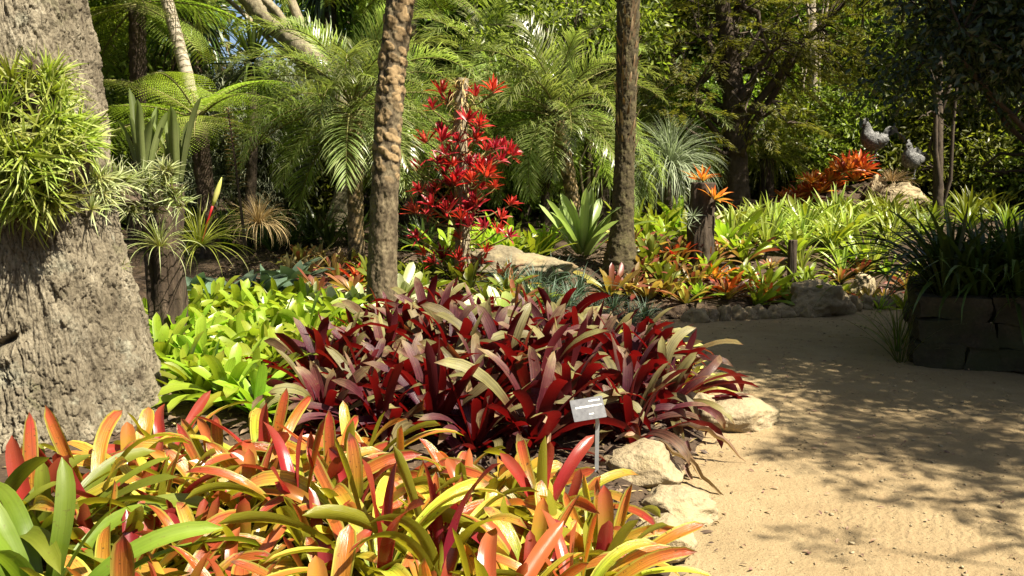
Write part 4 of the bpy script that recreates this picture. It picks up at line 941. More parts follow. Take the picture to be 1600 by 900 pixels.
# broadleaf trees at the side of the walk: they shade the planter and the path
x, y = 5.6, 8.3
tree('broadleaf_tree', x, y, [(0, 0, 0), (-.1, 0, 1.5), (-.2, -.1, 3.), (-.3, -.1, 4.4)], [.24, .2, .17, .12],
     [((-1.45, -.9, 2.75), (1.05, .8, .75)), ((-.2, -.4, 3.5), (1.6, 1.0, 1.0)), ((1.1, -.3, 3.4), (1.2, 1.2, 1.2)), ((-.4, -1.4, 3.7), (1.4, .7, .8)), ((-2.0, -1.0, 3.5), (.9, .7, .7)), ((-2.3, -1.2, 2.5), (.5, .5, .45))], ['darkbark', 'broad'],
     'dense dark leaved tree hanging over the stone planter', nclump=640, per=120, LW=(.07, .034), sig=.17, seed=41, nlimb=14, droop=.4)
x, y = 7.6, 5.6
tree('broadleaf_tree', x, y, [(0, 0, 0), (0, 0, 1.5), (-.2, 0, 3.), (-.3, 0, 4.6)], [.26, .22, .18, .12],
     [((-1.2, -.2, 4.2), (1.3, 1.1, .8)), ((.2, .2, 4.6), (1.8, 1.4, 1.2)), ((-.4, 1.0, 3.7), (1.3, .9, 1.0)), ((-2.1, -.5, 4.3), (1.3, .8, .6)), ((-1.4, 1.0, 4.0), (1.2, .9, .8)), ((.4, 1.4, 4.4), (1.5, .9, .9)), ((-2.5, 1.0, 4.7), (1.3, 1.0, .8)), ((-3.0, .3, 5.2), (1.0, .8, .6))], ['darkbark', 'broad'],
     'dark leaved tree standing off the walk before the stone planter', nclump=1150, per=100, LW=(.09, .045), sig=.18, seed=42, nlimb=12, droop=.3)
x, y = 6.9, 3.0
tree('feathery_tree', x, y, [(0, 0, 0), (0, 0, 1.5), (-.2, 0, 3.), (-.3, 0, 5.0)], [.2, .18, .15, .1],
     [((-1.3, .2, 4.6), (1.5, .9, .5)), ((-.2, .1, 5.2), (1.8, 1.0, .7)), ((-2.3, .9, 4.3), (.9, .5, .3)), ((-1.9, -.5, 5.0), (.8, .35, .3)), ((-1.8, -1.15, 5.0), (.8, .3, .25))], ['darkbark', 'conifer'],
     'feathery tree beside the walk casting streaked shade on the sand', nclump=200, per=110, LW=(.09, .016), sig=.18, seed=43, nlimb=12, flat=True, droop=.15)
# ------------------------------------------------------------------ the post of red bromeliads
d = 9.3
def post():
    b = pix(722, 432, d); root = link('tree_fern_post', None, None, 'bare pale post overgrown by red bromeliads behind the scaly palm trunk', 'post', loc=b)
    P = [Vector((0, 0, -.2)), pix(723, 380, d) - b, pix(721, 300, d) - b, pix(718, 220, d) - b, pix(721, 150, d) - b, pix(723, 122, d) - b]
    child('trunk', trunk_geo(P, [.085, .075, .075, .07, .065, .06], 24, None, .22, 9).mesh('trunk', M['corkbark']), root)
    rs = np.random.default_rng(91); n = 420                         # dry roots and old leaves clinging to it
    L = np.array([list(p) for p in P]); s = rs.uniform(.2, 5, n); base = np.stack([np.interp(s, np.arange(6), L[:, i]) for i in range(3)], 1); az = rs.uniform(0, 6.28, n); Rv = np.stack([np.cos(az), np.sin(az), 0 * az], 1)
    child('dry_leaves', Geo().add(*strips(base + Rv * .05, Rv, [0, 0, 1], rs.uniform(.08, .28, n), .012, rs.uniform(-.6, .8, n), rs.uniform(.2, 1.8, n), 4, 1, P_grass, 0)).mesh('dry_leaves', M['straw']), root)
post()
uv = [(277,85),(187,95),(330,110),(395,95),(150,165),(210,145),(290,215),(335,240),(200,265),(125,300),(185,300),(225,345),(320,295),(370,335),(430,320),(420,375),(475,355),(80,420),(175,395),(215,410),(330,390),(300,400),(250,440),(365,445),(405,490),(225,485),(105,505),(155,520),(300,500),(290,545),(465,560),(320,590),(285,585),(210,590),(130,600),(85,595),(425,615),(250,655),(370,655),(410,675),(460,690),(265,700),(90,700),(365,755),(350,805),(190,785),(120,765),(250,790),(270,840),(160,800),(320,850),(400,330),(450,350),(195,440),(275,370),(345,425),(240,560),(170,500),(150,570),(290,330),(255,300),(240,480),(310,465),(265,620),(330,560),(225,615),(380,400),(200,350),(275,440),(300,650),(235,400),(345,495)]
red_me = [rosette(15, .165, .027, 24, 80, 30, 0, .012, .04, prof=P_lance, nseg=6, nac=2, seed=700 + i, lmin=.6).mesh('leaves', M['scarlet']) for i in range(4)]
rr = random.Random(70); reds = []
for i, (u, v) in enumerate(uv):
    px, py = 620 + u * .378, 103 + v * .378; dd = d + rr.uniform(-.38, .12); p = pix(px, py + 7, dd)
    axis = pix(721, min(425, py + 26), d); out = Vector((p.x - axis.x, (p.y - axis.y) * .8, 0)); out = out * .9 + Vector((rr.gauss(0, .25), rr.gauss(-.1, .25), .75)); out.normalize()
    o = link('red_bromeliad', None, None, 'x', 'bromeliad', 'red bromeliads growing all over the pale post', loc=p)
    child('leaves', red_me[i % 4], o, rot=out.to_track_quat('Z', 'Y').to_euler(), sc=rr.uniform(.8, 1.3))
    q = axis - p; C = [Vector((0, 0, 0)), q * .45 + Vector((0, 0, -.05)), q * .98]
    child('stem', Geo().add(*tube(C, [.009, .008, .007], 5)).mesh('stem', M['stem']), o)
    reds.append(o)
label_rows(reds, 'red bromeliad', 'on the pale post', 6, key=lambda o: -o.location.z, names=lambda r, n: ('topmost' if r == 0 else 'lowest' if r == n - 1 else ORD[r + 1] + ' highest') + ' tier')

# ------------------------------------------------------------------ the dark stump with orange bromeliads
d = 10.5
stump(1096, d, 285, .14, 'dark charred looking stump topped with orange bromeliads before the conifer', 'darkbark', rtop=.135)
for px, py, dd, s, lab in ((1098, 283, d, 1., 'dusky orange bromeliad standing on top of the dark stump'), (1116, 312, d - .17, 1.05, 'bright orange bromeliad on the side of the dark stump')):
    g = rosette(17, .27, .034, 12, 75, 25, 5, .015, prof=P_lance, nseg=6, seed=int(px)); link('orange_epiphyte', g.mesh('orange_epiphyte', M['flame']), None, lab, 'bromeliad', loc=pix(px, py, dd), rot=(.35, .25, 0) if dd < d else (0, 0, 0), sc=s)
for px, py, n, lab in ((1083, 338, 24, 'silvery air plant on the front of the dark stump'), (1075, 352, 14, 'small silvery air plant low on the dark stump')):
    link('air_plant', tuft(n, .17, .010, px, 60).mesh('air_plant', M['silver']), None, lab, 'air plant', loc=pix(px, py, d - .17), rot=(.9, -.3, 0))
# thin dark stump and the pale dead twig between the planters
stump(1240, 10.6, 375, .05, 'short black stump among the yellow edged bromeliads', 'darkbark')

# ------------------------------------------------------------------ rooster statues
def loft(path, rad, n=16, squash=1.):
    """a closed body lofted along a spine: rad = half width, squash = height / width"""
    P = np.array(path, float); rad = np.array(rad, float)
    t = np.linspace(0, len(P) - 1, 36); k = np.arange(len(P))
    C = np.stack([np.interp(t, k, P[:, i]) for i in range(3)], 1); r_ = np.interp(t, k, rad)
    for _ in range(2): C[1:-1] = (C[:-2] + 2 * C[1:-1] + C[2:]) / 4; r_[1:-1] = (r_[:-2] + 2 * r_[1:-1] + r_[2:]) / 4
    return tube(C, r_, n)
def rooster(px, py, dd, s, face, label, breast, seed):
    root = link('rooster_statue', None, None, label, 'statue', loc=pix(px, py, dd), rot=(0, 0, face), sc=s)
    g = Geo().add(*loft([(-.21, 0, .40), (-.17, 0, .36), (-.05, 0, .31), (.07, 0, .32), (.14, 0, .39), (.15, 0, .47), (.16, 0, .54), (.18, 0, .575), (.22, 0, .57), (.265, 0, .555)], [.03, .085, .145, .16, .125, .085, .06, .055, .035, .003]))
    for sg in (1, -1):                                              # wings folded on the flanks
        V, F, A = rock_geo((.13, .03, .075), seed + sg, sub=3, cuts=2, rough=.05); g.add(V + np.array([-.03, sg * .135, .34]), F)
    body = child('body', g.mesh('body', M['statue']), root)
    lg = Geo()
    for sg in (1, -1):
        leg = Geo().add(*tube([(.03, sg * .055, .26), (.015, sg * .058, .16), (.04, sg * .06, .08), (.03, sg * .06, 0)], [.04, .022, .014, .013], 8))
        for a in (-.6, 0, .6, 3.1): leg.add(*tube([(.03, sg * .06, .012), (.03 + .075 * math.cos(a), sg * .06 + .075 * math.sin(a), .006)], [.011, .005], 6))
        child('leg', leg.mesh('leg', M['statue']), root)
    rs = np.random.default_rng(seed); n = 11; ar = np.linspace(-.5, .5, n)
    tail = Geo()
    for k in range(n):                                              # sickle feathers: thick curved blades
        V, F, A = strips(np.array([[-.17, ar[k] * .10, .37]]), np.array([[-1., ar[k] * .5, 0]]), [0, 0, 1], .26 + .10 * rs.random(), .06, R(70 - 5 * k + 10), R(130), 9, 2, P_strap, .2); tail.add(V, F, A); tail.add(V + np.array([0, .008, .004]), F[:, ::-1], A)
    child('tail', tail.mesh('tail', M['statue']), root)
    comb = Geo()
    for k, (x, h) in enumerate(((.15, .03), (.175, .045), (.20, .045), (.225, .03))): comb.add(*tube([(x, 0, .60), (x - .006, 0, .615 + h * .6), (x - .016, 0, .62 + h)], [.016, .012, .003], 6))
    comb.add(*tube([(.235, 0, .565), (.235, 0, .53), (.23, 0, .50)], [.008, .018, .006], 8))
    child('comb', comb.mesh('comb', M['statue']), body)
    if breast:
        V, F, A = rock_geo((.03, .075, .09), seed + 9, sub=3, cuts=3, rough=.03); V = V + np.array([.165, 0, .36])
        child('breast_plate', tri_mesh('breast_plate', V, F, M['white']), body, label='white breast plate')
rooster(1366, 252, STATUE_D - .1, 1.0, R(190), 'taller grey rooster statue with plumed tail on a pale rock', False, 5)
rooster(1424, 280, STATUE_D - .15, .92, R(222), 'smaller rooster statue with white breast and looped tail', True, 8)
g = rosette(190, .34, .006, 8, 84, 75, 25, .10, prof=P_grass, nseg=6, nac=1, fold=0, seed=77); link('grass_tuft', g.mesh('grass_tuft', M['straw']), None, 'straw coloured grass tuft on the boulder between the two rooster statues', 'grass clump', loc=pix(1393, 283, STATUE_D - .35))

# ------------------------------------------------------------------ plant label on its bent steel strip
def sign():
    d = 4.3; c = pix(919, 639, d); x, y = xd(937, d); gz = H(x, y) - .1; root = link('plant_sign', None, None, 'small grey plant label plate on a bent steel strip before the burgundy bed', 'sign', loc=(x, y, gz)); b = Vector((x, y, gz))
    rotm = Matrix.Rotation(R(-8), 4, 'Y') @ Matrix.Rotation(R(6), 4, 'Z') @ Matrix.Rotation(R(52), 4, 'X')
    w, h, th = .158, .112, .003
    def slab(cx, cy, ww, hh, z, t, rr=.004):
        pts = []
        for sx, sy, a0 in ((1, 1, 0), (-1, 1, 90), (-1, -1, 180), (1, -1, 270)):
            for k in range(3): a = R(a0 + 45 * k); pts.append((cx + sx * (ww / 2 - rr) + rr * math.cos(a), cy + sy * (hh / 2 - rr) + rr * math.sin(a)))
        n = len(pts); V = [(p[0], p[1], z) for p in pts] + [(p[0], p[1], z + t) for p in pts] + [(cx, cy, z), (cx, cy, z + t)]
        F = [[i, (i + 1) % n, n + (i + 1) % n, n + i] for i in range(n)] + [[n + i, n + (i + 1) % n, n + (i + 2) % n, 2 * n + 1] for i in range(0, n, 2)] + [[(i + 2) % n, (i + 1) % n, i, 2 * n] for i in range(0, n, 2)]
        return np.array(V), np.array(F)
    def bent(V):                                                     # the plate is creased along one line
        V = V.copy(); k = np.clip(.018 - V[:, 1], 0, None); V[:, 2] -= .10 * k; return V
    loc = c - b
    V, F = slab(0, 0, w, h, 0, th); plate = o = child('plate', Geo().add(V, F).mesh('plate', M['plate'], False), root, loc=loc); o.rotation_euler = rotm.to_euler()
    g = Geo(); rs = random.Random(2)
    def line(y, x0, x1, hh):                                         # the lines of lettering, too small to read: word-long runs of strokes
        x = x0
        while x < x1:
            ww = min(rs.uniform(.008, .02), x1 - x); xx = x
            while xx < x + ww: V, F = slab(xx + .0012, y + rs.uniform(-.0004, .0004), .0019, hh * rs.choice((.75, .8, 1.)), th + .0004, .0003, .0003); g.add(V, F); xx += .0027
            x += ww + .003
    line(.038, .010, .066, .0085); line(.012, -.060, .070, .0095); line(-.028, -.002, .022, .0075)
    child('lettering', g.mesh('lettering', M['white'], False), plate)
    tip = Vector(rotm @ Vector((.012, -.02, -.003))) + loc                # strip: up from the soil, bent back under the plate
    P = [Vector((0, 0, -.05)), Vector((0, 0, .12)), Vector((.0, 0, tip.z - .10)), Vector((.002, .002, tip.z - .045)), Vector((tip.x * .3, tip.y * .4, tip.z - .015)), tip]
    Q = np.array([list(p) for p in P]); t = np.linspace(0, 5, 24); C = np.stack([np.interp(t, np.arange(6), Q[:, i]) for i in range(3)], 1)
    for _ in range(2): C[1:-1] = (C[:-2] + 2 * C[1:-1] + C[2:]) / 4
    T = unit(np.gradient(C, axis=0)); X = np.array([1., .1, 0]); Y = np.cross(T, X); hw, ht = .0095, .0016
    V = np.stack([C + X * hw + Y * ht, C - X * hw + Y * ht, C - X * hw - Y * ht, C + X * hw - Y * ht], 1).reshape(-1, 3); idx = np.arange(96).reshape(24, 4); nx = np.roll(idx, -1, 1)
    F = np.stack([idx[:-1], nx[:-1], nx[1:], idx[1:]], -1).reshape(-1, 4); child('post', Geo().add(V, F).mesh('post', M['steel'], False), root)
sign()

# ------------------------------------------------------------------ withered leaves hanging over the boulder, litter
def withered(p0, p1, w, sag, label, seed, mat='brownleaf'):
    a, b = Vector(p0), Vector(p1); C = curve(a, b, sag, 12, .006); rs = np.random.default_rng(seed); T = unit(np.gradient(C, axis=0)); S = unit(np.cross(T, [0, 0, 1.])); U = np.cross(S, T)
    s = np.linspace(-1, 1, 5); t = np.linspace(0, 1, 12); tw = .5 * np.sin(t * 4 + seed); ww = w * P_lance(t) + .002; S2 = np.cos(tw)[:, None] * S + np.sin(tw)[:, None] * U; U2 = np.cos(tw)[:, None] * U - np.sin(tw)[:, None] * S
    V = C[:, None] + S2[:, None] * (s[None, :, None] * ww[:, None, None] * .35) + U2[:, None] * ((np.abs(s) ** 1.4)[None, :, None] * ww[:, None, None] * .5)
    idx = np.arange(60).reshape(12, 5); F = np.stack([idx[:-1, :-1], idx[1:, :-1], idx[1:, 1:], idx[:-1, 1:]], -1).reshape(-1, 4)
    A = np.empty((12, 5, 3)); A[..., 0] = t[:, None]; A[..., 1] = s * .5 + .5; A[..., 2] = rs.random()
    link('withered_leaf', Geo().add(V.reshape(-1, 3), F, A.reshape(-1, 3)).mesh('withered_leaf', M[mat]), None, label, 'dead leaf', 'withered leaves hanging from the burgundy bed')
withered(pix(1055, 665, 4.75), pix(1166, 722, 4.72), .05, .045, 'withered mauve leaf with brown crumpled tip reaching over the path', 1)
withered(pix(1030, 690, 4.6), pix(1158, 811, 4.12), .035, .03, 'long pale dead leaf lying from the boulder down to the path sand', 2, 'straw')
withered(pix(1070, 690, 4.6), pix(1080, 768, 4.42), .05, .02, 'short brown dead leaf hanging straight down over the boulder', 3)
withered(pix(1050, 680, 4.6), pix(1105, 775, 4.40), .045, .03, 'brown dead leaf drooping beside the long pale dead leaf', 4)
withered(pix(1010, 700, 4.6), pix(960, 690, 4.45), .05, .04, 'curled brown dead leaf under the burgundy leaves beside the steel strip', 5)
withered(pix(850, 640, 4.6), pix(862, 735, 4.45), .03, .03, 'thin red brown dead leaf hanging just before the dark gap under the bed', 6)
def scatter(name, label, n, region, size, mat, seed, zf, weight=None):
    rs = np.random.default_rng(seed); lo, hi = np.min(region, 0), np.max(region, 0); p = rs.uniform(lo, hi, (n * 3, 2)); k = weight(p[:, 0], p[:, 1]) if weight else np.ones(len(p)); p = p[rs.random(len(p)) < k][:n]
    z = zf(p[:, 0], p[:, 1]) + .006; b = np.stack([p[:, 0], p[:, 1], z], 1); m = len(b); az = rs.uniform(0, 6.28, m); Rv = np.stack([np.cos(az), np.sin(az), rs.normal(0, .15, m)], 1)
    s = size * rs.uniform(.4, 1.3, m); link(name, Geo().add(*strips(b, unit(Rv), [0, 0, 1], s, s * rs.uniform(.2, .5, m), rs.uniform(.0, .5, m), rs.uniform(.3, 1.2, m), 4, 2, P_lance, .2, rs.normal(0, .8, m))).mesh(name, M[mat]), None, label, kind='stuff')
scatter('leaf_litter', 'dry fallen leaves covering the soil of the beds', 11000, [(-3.2, 2.6), (4.5, 11.)], .06, 'litter', 5, lambda x, y: ground_z(x, y), lambda x, y: (path_dist(x, y) > .02) * 1.)
scatter('pale_litter', 'pale dry leaf scraps on the soil of the beds', 1500, [(-3.2, 2.6), (4.5, 11.)], .045, 'straw', 6, lambda x, y: ground_z(x, y), lambda x, y: (path_dist(x, y) > .02) * 1.)
scatter('fallen_leaves', 'small brown leaves strewn on the sandy path', 900, [(.3, 2.8), (5., 10.)], .030, 'brownleaf', 7, path_z, lambda x, y: (path_dist(x, y) < -.02) * 1.)
scatter('edge_litter', 'dry leaf scraps and bark drifted along the edge of the sandy path', 1500, [(.2, 2.8), (5.2, 10.5)], .03, 'litter', 12, path_z, lambda x, y: np.exp(-((path_dist(x, y) + .02) / .10) ** 2))
def gravel():
    rs = np.random.default_rng(8); base = []
    V0, F0, A0 = rock_geo((1, .8, .6), 3, sub=1, cuts=3); n = 9000; x = rs.uniform(.3, 5.2, n); y = rs.uniform(2.7, 10, n); k = path_dist(x, y) < .12; x, y = x[k], y[k]; n = len(x); s = np.minimum(.0022 * np.exp(rs.normal(0, .75, n)) + .0015, .016); a = rs.uniform(0, 6.28, n)
    ca, sa = np.cos(a)[:, None], np.sin(a)[:, None]; V = np.stack([(V0[:, 0] * ca - V0[:, 1] * sa) * s[:, None] + x[:, None], (V0[:, 0] * sa + V0[:, 1] * ca) * s[:, None] + y[:, None], V0[:, 2] * s[:, None] + (path_z(x, y) + s * .3)[:, None]], -1)
    F = F0[None] + (np.arange(n) * len(V0))[:, None, None]; link('gravel', tri_mesh('gravel', V.reshape(-1, 3), F.reshape(-1, 4), M['stone']), None, 'small stones strewn on the sandy path', kind='stuff')
gravel()
# ------------------------------------------------------------------ far plants on the grey trunk's side
def rosette_tree(px, d, py, base_px, n, L, W, label, mat, seed, rad=.07, eo=-50, do=40, name='dragon_tree', bark='darkbark', skirt=0):
    x, y = xd(base_px, d); b = Vector((x, y, H(x, y) - .1)); T = pix(px, py, d) - b; root = link(name, None, None, label, 'tree', loc=b)
    child('trunk', trunk_geo([(0, 0, 0), T * .5 + Vector((.04, 0, 0)), T], [rad * 1.3, rad, rad * 1.15], 20, None, .25, seed).mesh('trunk', M[bark]), root)
    child('crown', rosette(n, L, W, eo, 85, do, 15, .06, .12, prof=P_lance, nseg=6, nac=1, fold=0, seed=seed, lmin=.75).mesh('crown', M[mat]), root, loc=T)
    if skirt:
        rs = np.random.default_rng(seed); s = rs.uniform(.3, 1.0, skirt); az = rs.uniform(0, 6.28, skirt); Rv = np.stack([np.cos(az), np.sin(az), 0 * az], 1)
        child('dead_leaf_skirt', Geo().add(*strips(np.array(list(T))[None] * s[:, None] + Rv * rad, Rv, [0, 0, 1], L * .7, W * .7, -.6, .9, 4, 1, P_grass, 0)).mesh('dead_leaf_skirt', M['fibre']), root)
rosette_tree(395, 11.8, 105, 384, 120, .75, .035, 'dark spiky dragon tree before the silver weeping shrub', 'dark', 801, .06)
rosette_tree(300, 13.5, 20, 305, 260, 1.15, .045, 'large dark spiky headed tree with hanging leaves beside the ringed trunk', 'dark', 802, .16, -80, 40, skirt=150)
rosette_tree(508, 16., -30, 515, 200, 1.1, .05, 'tall dark spiky headed tree behind the feathery palm', 'dark', 803, .15, -75, 40)
# leaning ringed trunk
d = 11.0; b = pix(330, 380, d); root = link('ringed_palm', None, None, 'slim pale ringed palm trunk leaning behind the tree fern', 'palm tree', loc=b)
P = [Vector((0, 0, -.2)), pix(318, 250, d) - b, pix(292, 118, d) - b, pix(258, -10, d) - b, pix(225, -150, d) - b]
g = trunk_geo(P, [.10, .09, .075, .07, .07], 24, None, .05, 5); child('trunk', g.mesh('trunk', M['palebark']), root)
n = 26; rg = Geo(); Lp = np.array([list(p) for p in P])
for k in range(46):
    u = .3 + k * .078; q = np.array([np.interp(u, np.arange(5), Lp[:, i]) for i in range(3)]); q2 = np.array([np.interp(u + .02, np.arange(5), Lp[:, i]) for i in range(3)]); rg.add(*tube([q, (q + q2) / 2, q2], np.array([.98, 1.08, .98]) * np.interp(u, np.arange(5), [.10, .09, .075, .07, .07]), 16, cap=False))
child('leaf_scar', rg.mesh('leaf_scar', M['corkbark']), root)
crown_fronds(root, wide, 12, tuple(P[-1]), 9, -20, 80)
# thick slanting limb at the top, part of a big tree behind
d = 12.5; bx, by = xd(520, d); zb = H(bx, by) - .1; b = Vector((bx, by, zb)); loc = lambda px, py, dd=d: tuple(pix(px, py, dd) - b)
tree('limbed_tree', bx, by, [(0, 0, 0), loc(565, 230), loc(520, 120), loc(455, 60), loc(410, 20), loc(370, -30), loc(300, -150)], [.16, .16, .15, .15, .15, .14, .11], [(loc(220, -230), (1.5, 1.4, 1.0)), (loc(100, -120, 13), (1.2, 1., .8))],
     ['corkbark', 'bush'], 'tree with a thick pale slanting limb behind the feathery palm', nclump=200, per=60, LW=(.11, .05), sig=.2, seed=44, nlimb=8)
# weeping silver shrubs
def silver_shrub(px, d, py, w, h, n, label, seed):
    x, y = xd(px, d); b = Vector((x, y, H(x, y) - .05)); top = pix(px, py, d).z - b.z; rs = np.random.default_rng(seed); root = link('silver_shrub', None, None, label, 'shrub', loc=b)
    g = Geo(); st = []
    for k in range(n):
        q = rvec_s(rs, 1)[0] * rs.uniform(.35, 1) ** .5 * np.array([w, w * .7, h]); c = q + np.array([0, 0, top - h]); m = 40
        az = rs.uniform(0, 6.28, m); Rv = np.stack([np.cos(az), np.sin(az), 0 * az], 1)
        g.add(*strips(c + rs.normal(0, .09, (m, 3)), Rv, [0, 0, 1], rs.uniform(.10, .30, m), .013, rs.uniform(-.2, .9, m), rs.uniform(1., 2.4, m), 4, 1, P_grass, 0))
        if k % 14 == 0: st.append(c)
    child('foliage', g.mesh('foliage', M['silver']), root); tg = Geo()
    for c in st: tg.add(*tube(curve((0, 0, 0), c, .1, 6, .03), np.linspace(.03, .006, 6), 5))
    child('stem', tg.mesh('stem', M['darkbark']), root)
silver_shrub(395, 13.2, 80, .95, 1.15, 520, 'soft silver grey weeping shrub behind the dragon tree', 851)
silver_shrub(300, 12.2, 240, .35, .4, 70, 'small silver grey weeping tuft under the flat fern fronds', 852)
# pale dry weeping grass mound and the fine blue-green grass tree
def fountain(px, d, py, n, L, W, mat, label, seed, dr=110, name='weeping_grass'):
    x, y = xd(px, d); z = H(x, y); top = pix(px, py, d).z - z; root = link(name, None, None, label, 'grass clump', loc=(x, y, z))
    child('stem', trunk_geo([(0, 0, -.1), (0, 0, top * .35), (0, 0, top * .7)], [.14, .12, .10], 16, None, .2, seed).mesh('stem', M['darkbark']), root)
    child('leaves', rosette(n, L, W, -10, 85, dr, 40, .08, .1, prof=P_grass, nseg=7, nac=1, fold=0, seed=seed, lmin=.85, dpow=1.2).mesh('leaves', M[mat]), root, loc=(0, 0, top * .7))
fountain(1045, 12.8, 225, 520, .85, .012, 'silver', 'mound of pale grey weeping leaves behind the dark stump', 861, 130)
fountain(1195, 15.0, 215, 620, .95, .009, 'bush', 'round grass tree of fine blue green needles behind the conifer trunk', 862, 90, 'grass_tree')
fountain(940, 13.2, 250, 300, .8, .012, 'bush', 'fine leaved green fountain behind the mossy palm trunk', 863, 110)

# ------------------------------------------------------------------ the thicket behind: trees, shrubs and bamboo, each its own thing
def variants(kind, seeds):
    out = []
    for s in seeds:
        rs = np.random.default_rng(s)
        if kind == 'tree': tp = [(0, 0, 0), (.05, 0, 1.5), (-.1, .1, 3.), (0, .1, 4.8)]; rad = [.2, .17, .14, .08]; bl = [((rs.uniform(-1.4, 1.4), rs.uniform(-1, 1), rs.uniform(1.9, 5.6)), (rs.uniform(.9, 1.5), rs.uniform(.8, 1.3), rs.uniform(.6, 1.0))) for _ in range(8)]; tg, cg = tree_parts(tp, rad, bl, 330, 70, (.13, .055), .2, s, 14)
        else: tp = [(0, 0, 0), (.02, 0, .4), (0, .02, .8)]; rad = [.05, .04, .02]; bl = [((rs.uniform(-.6, .6), rs.uniform(-.5, .5), rs.uniform(.4, 1.5)), (.55, .5, .45)) for _ in range(6)]; tg, cg = tree_parts(tp, rad, bl, 190, 60, (.10, .038), .13, s, 10, limb_r=.025)
        out.append((tg.mesh('trunk', M['darkbark']), cg.mesh('crown', M['bush'], False)))
    return out
tv, bv = variants('tree', (901, 902, 903)), variants('bush', (911, 912, 913))
def plant_back(name, v, px, d, s, rz, label, cat, group):
    x, y = xd(px, d); root = link(name, None, None, label, cat, group, loc=(x, y, H(x, y) - .1), rot=(0, 0, rz), sc=s)
    child('trunk', v[0], root); child('crown', v[1], root)
r = random.Random(21); A = [(-60, 15), (90, 17), (170, 15.5), (640, 20), (660, 17), (740, 19), (830, 17.5), (920, 20), (1010, 18), (1110, 20), (1210, 18.5), (1300, 20), (1390, 18), (1490, 20.5), (1600, 18), (1720, 19), (690, 23), (1050, 24), (1450, 24)]
ts = sorted(A)
for i, (px, d) in enumerate(ts): plant_back('thicket_tree', tv[i % 3], px, d, r.uniform(.9, 1.25), r.uniform(0, 6), f'leafy tree of the thicket behind the garden, {nth(i, 99)} along the far thicket' if i < 12 else f'leafy tree of the thicket behind the statues, {nth(i - 12, len(ts) - 12)} of its trees', 'tree', 'trees of the thicket')
for i, (x, y, sc_, lab) in enumerate([(-6.5, 1.5, 1.2, 'unseen leafy tree added before the grey trunk'), (-5.5, -4., 1.3, 'unseen leafy tree added behind the visitor near the orange bed'), (-1.5, -7.5, 1.35, 'unseen leafy tree added across the walk behind the visitor'), (2.5, -9., 1.3, 'unseen leafy tree added at the far back end of the walk'), (-8., 7., 1.3, 'unseen leafy tree added beyond the grey trunk away from the walk'), (12., 9.5, 1.2, 'unseen leafy tree added beyond the stone planter'), (11.5, 13., 1.25, 'unseen leafy tree added behind the bamboo and planter'), (-9.5, 12.5, 1.3, 'leafy tree added behind the tree ferns away from the walk')]):  # trees added around the view to cut sky light from the open sides
    root = link('thicket_tree', None, None, lab, 'tree', None, loc=(x, y, -.1), rot=(0, 0, i * 1.7), sc=sc_); child('trunk', tv[i % 3][0], root); child('crown', tv[i % 3][1], root)
B = [(180, 13.), (240, 14), (520, 14.), (600, 14.6), (700, 14.3), (790, 13.8), (850, 15), (930, 16), (1000, 16), (1080, 16.5), (1130, 17), (1240, 16.5), (1290, 16), (1340, 17), (1440, 16), (1500, 15), (1560, 15.5), (1620, 14.5), (1530, 17.5), (130, 12.5)]
bs = sorted(B)
for i, (px, d) in enumerate(bs): plant_back('thicket_shrub', bv[i % 3], px, d, r.uniform(.9, 1.35), r.uniform(0, 6), f'green shrub under the thicket trees, {nth(i, 99)} along the row of shrubs' if i < 11 else f'green shrub beyond the conifer, {nth(i - 11, len(bs) - 11)} of the shrubs there', 'shrub', 'shrubs at the foot of the thicket')
def bamboo_meshes(seed):
    rs = np.random.default_rng(seed); g, lg = Geo(), Geo()
    for k in range(26):
        b = rs.normal(0, .35, 3) * np.array([1, .7, 0]); h = rs.uniform(2.2, 4.2); t = b + np.array([rs.normal(0, .45), rs.normal(0, .4), h]); C = curve(b, t, 0, 9, .02); g.add(*tube(C, np.linspace(.018, .006, 9), 5))
        n = 46; u = rs.uniform(.12, 1, n); base = np.stack([np.interp(u, np.linspace(0, 1, 9), C[:, i]) for i in range(3)], 1); az = rs.uniform(0, 6.28, n)
        lg.add(*strips(base, np.stack([np.cos(az), np.sin(az), 0 * az], 1), [0, 0, 1], rs.uniform(.25, .6, n), rs.uniform(.014, .03, n), rs.uniform(.2, 1.1, n), rs.uniform(1., 2.4, n), 4, 1, P_lance, 0))
    return g.mesh('cane', M['bamboo']), lg.mesh('leaves', M['bamboo'])
bm_ = [bamboo_meshes(s) for s in (921, 922)]
bo = sorted([(1545, 15.2), (1595, 14.6), (1400, 16.5), (1455, 15.8), (1510, 16.5), (1560, 14.8), (1600, 16), (1320, 18), (1260, 18.5), (1650, 15), (1370, 19), (1480, 18)])
for i, (px, d) in enumerate(bo):
    x, y = xd(px, d); root = link('bamboo_clump', None, None, f'bamboo clump with long drooping leaves, {nth(i, len(bo))} of the clumps behind the statues', 'bamboo', 'bamboo clumps behind the statues', loc=(x, y, H(x, y) - .05), rot=(0, 0, r.uniform(0, 6)), sc=r.uniform(.85, 1.15))
    child('canes', bm_[i % 2][0], root).name = 'cane'; child('leaves', bm_[i % 2][1], root)
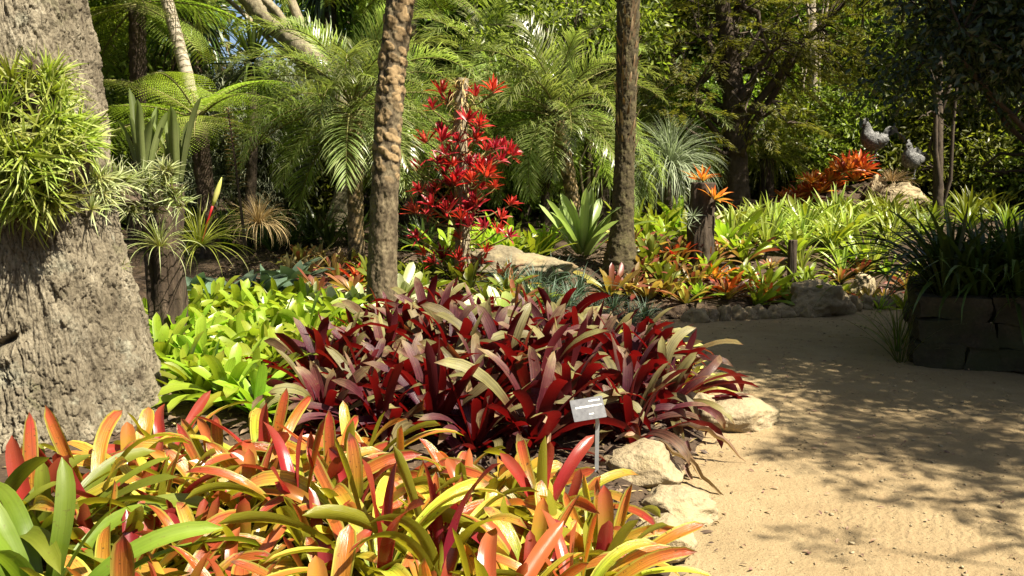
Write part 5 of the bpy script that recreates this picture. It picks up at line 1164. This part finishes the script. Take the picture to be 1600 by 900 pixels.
# single slim trunks standing in the thicket
def slim(px0, py0, px1, py1, d, rad, mat, label, seed):
    x, y = xd(px0, d); b = Vector((x, y, H(x, y) - .1)); T = pix(px1, py1, d) - b; rs = np.random.default_rng(seed)
    tree('slim_tree', x, y, [(0, 0, 0), tuple(T * .4), tuple(T), tuple(T * 1.9)], [rad * 1.15, rad, rad * .9, rad * .5], [(tuple(T * 1.9), (.9, .8, .6)), (tuple(T * 2.1 + Vector((.5, 0, 0))), (.8, .8, .5))], [mat, 'bush'], label, nclump=26, per=60, LW=(.12, .05), sig=.2, seed=seed, nlimb=7, limb_r=.04)
slim(1466, 330, 1466, 130, 13.0, .065, 'darkbark', 'slim dark trunk standing beyond the stone planter', 931)
slim(1275, 300, 1270, 100, 16.5, .11, 'palebark', 'slim pale trunk behind the orange red bromeliads', 932)
slim(852, 330, 852, 200, 12.6, .06, 'darkbark', 'thin dark trunk under the yellow green feathery palm', 933)
slim(810, 345, 868, 215, 13.2, .07, 'darkbark', 'leaning dark trunk under the yellow green feathery palm', 934)
slim(918, 330, 922, 210, 13.0, .06, 'mossbark', 'thin mossy trunk beside the fibrous palm trunk', 935)
# far-off wood closing the view, with a gap where the hill shows
def far_wood():
    rs = np.random.default_rng(99); g = Geo()
    for k in range(1300):
        a = rs.uniform(-.85, .85); d = rs.uniform(24, 34)
        top = 9.5 * (1 - .55 * math.exp(-((a + .245) / .035) ** 2)) + 1.2 * math.sin(a * 23) + .7 * math.sin(a * 61)
        if abs(a + .25) < .045: top = 3.2
        c = np.array([a * d, d, 1.2 + rs.uniform(0, 1) ** 1.7 * top]); n = 46
        g.add(*diamonds(c + rs.normal(0, .55, (n, 3)) * np.array([1.2, 1, .8]), rvec_s(rs, n), unit(rvec_s(rs, n) * .8 + np.array([0, 0, .6])), .34, .17))
    link('far_wood', g.mesh('far_wood', M['bush'], False), None, 'far green wood closing the view behind the garden', kind='stuff')
far_wood()
print('OBJECT COUNT', len(bpy.data.objects), 'quads', sum(len(m.polygons) for m in bpy.data.meshes))
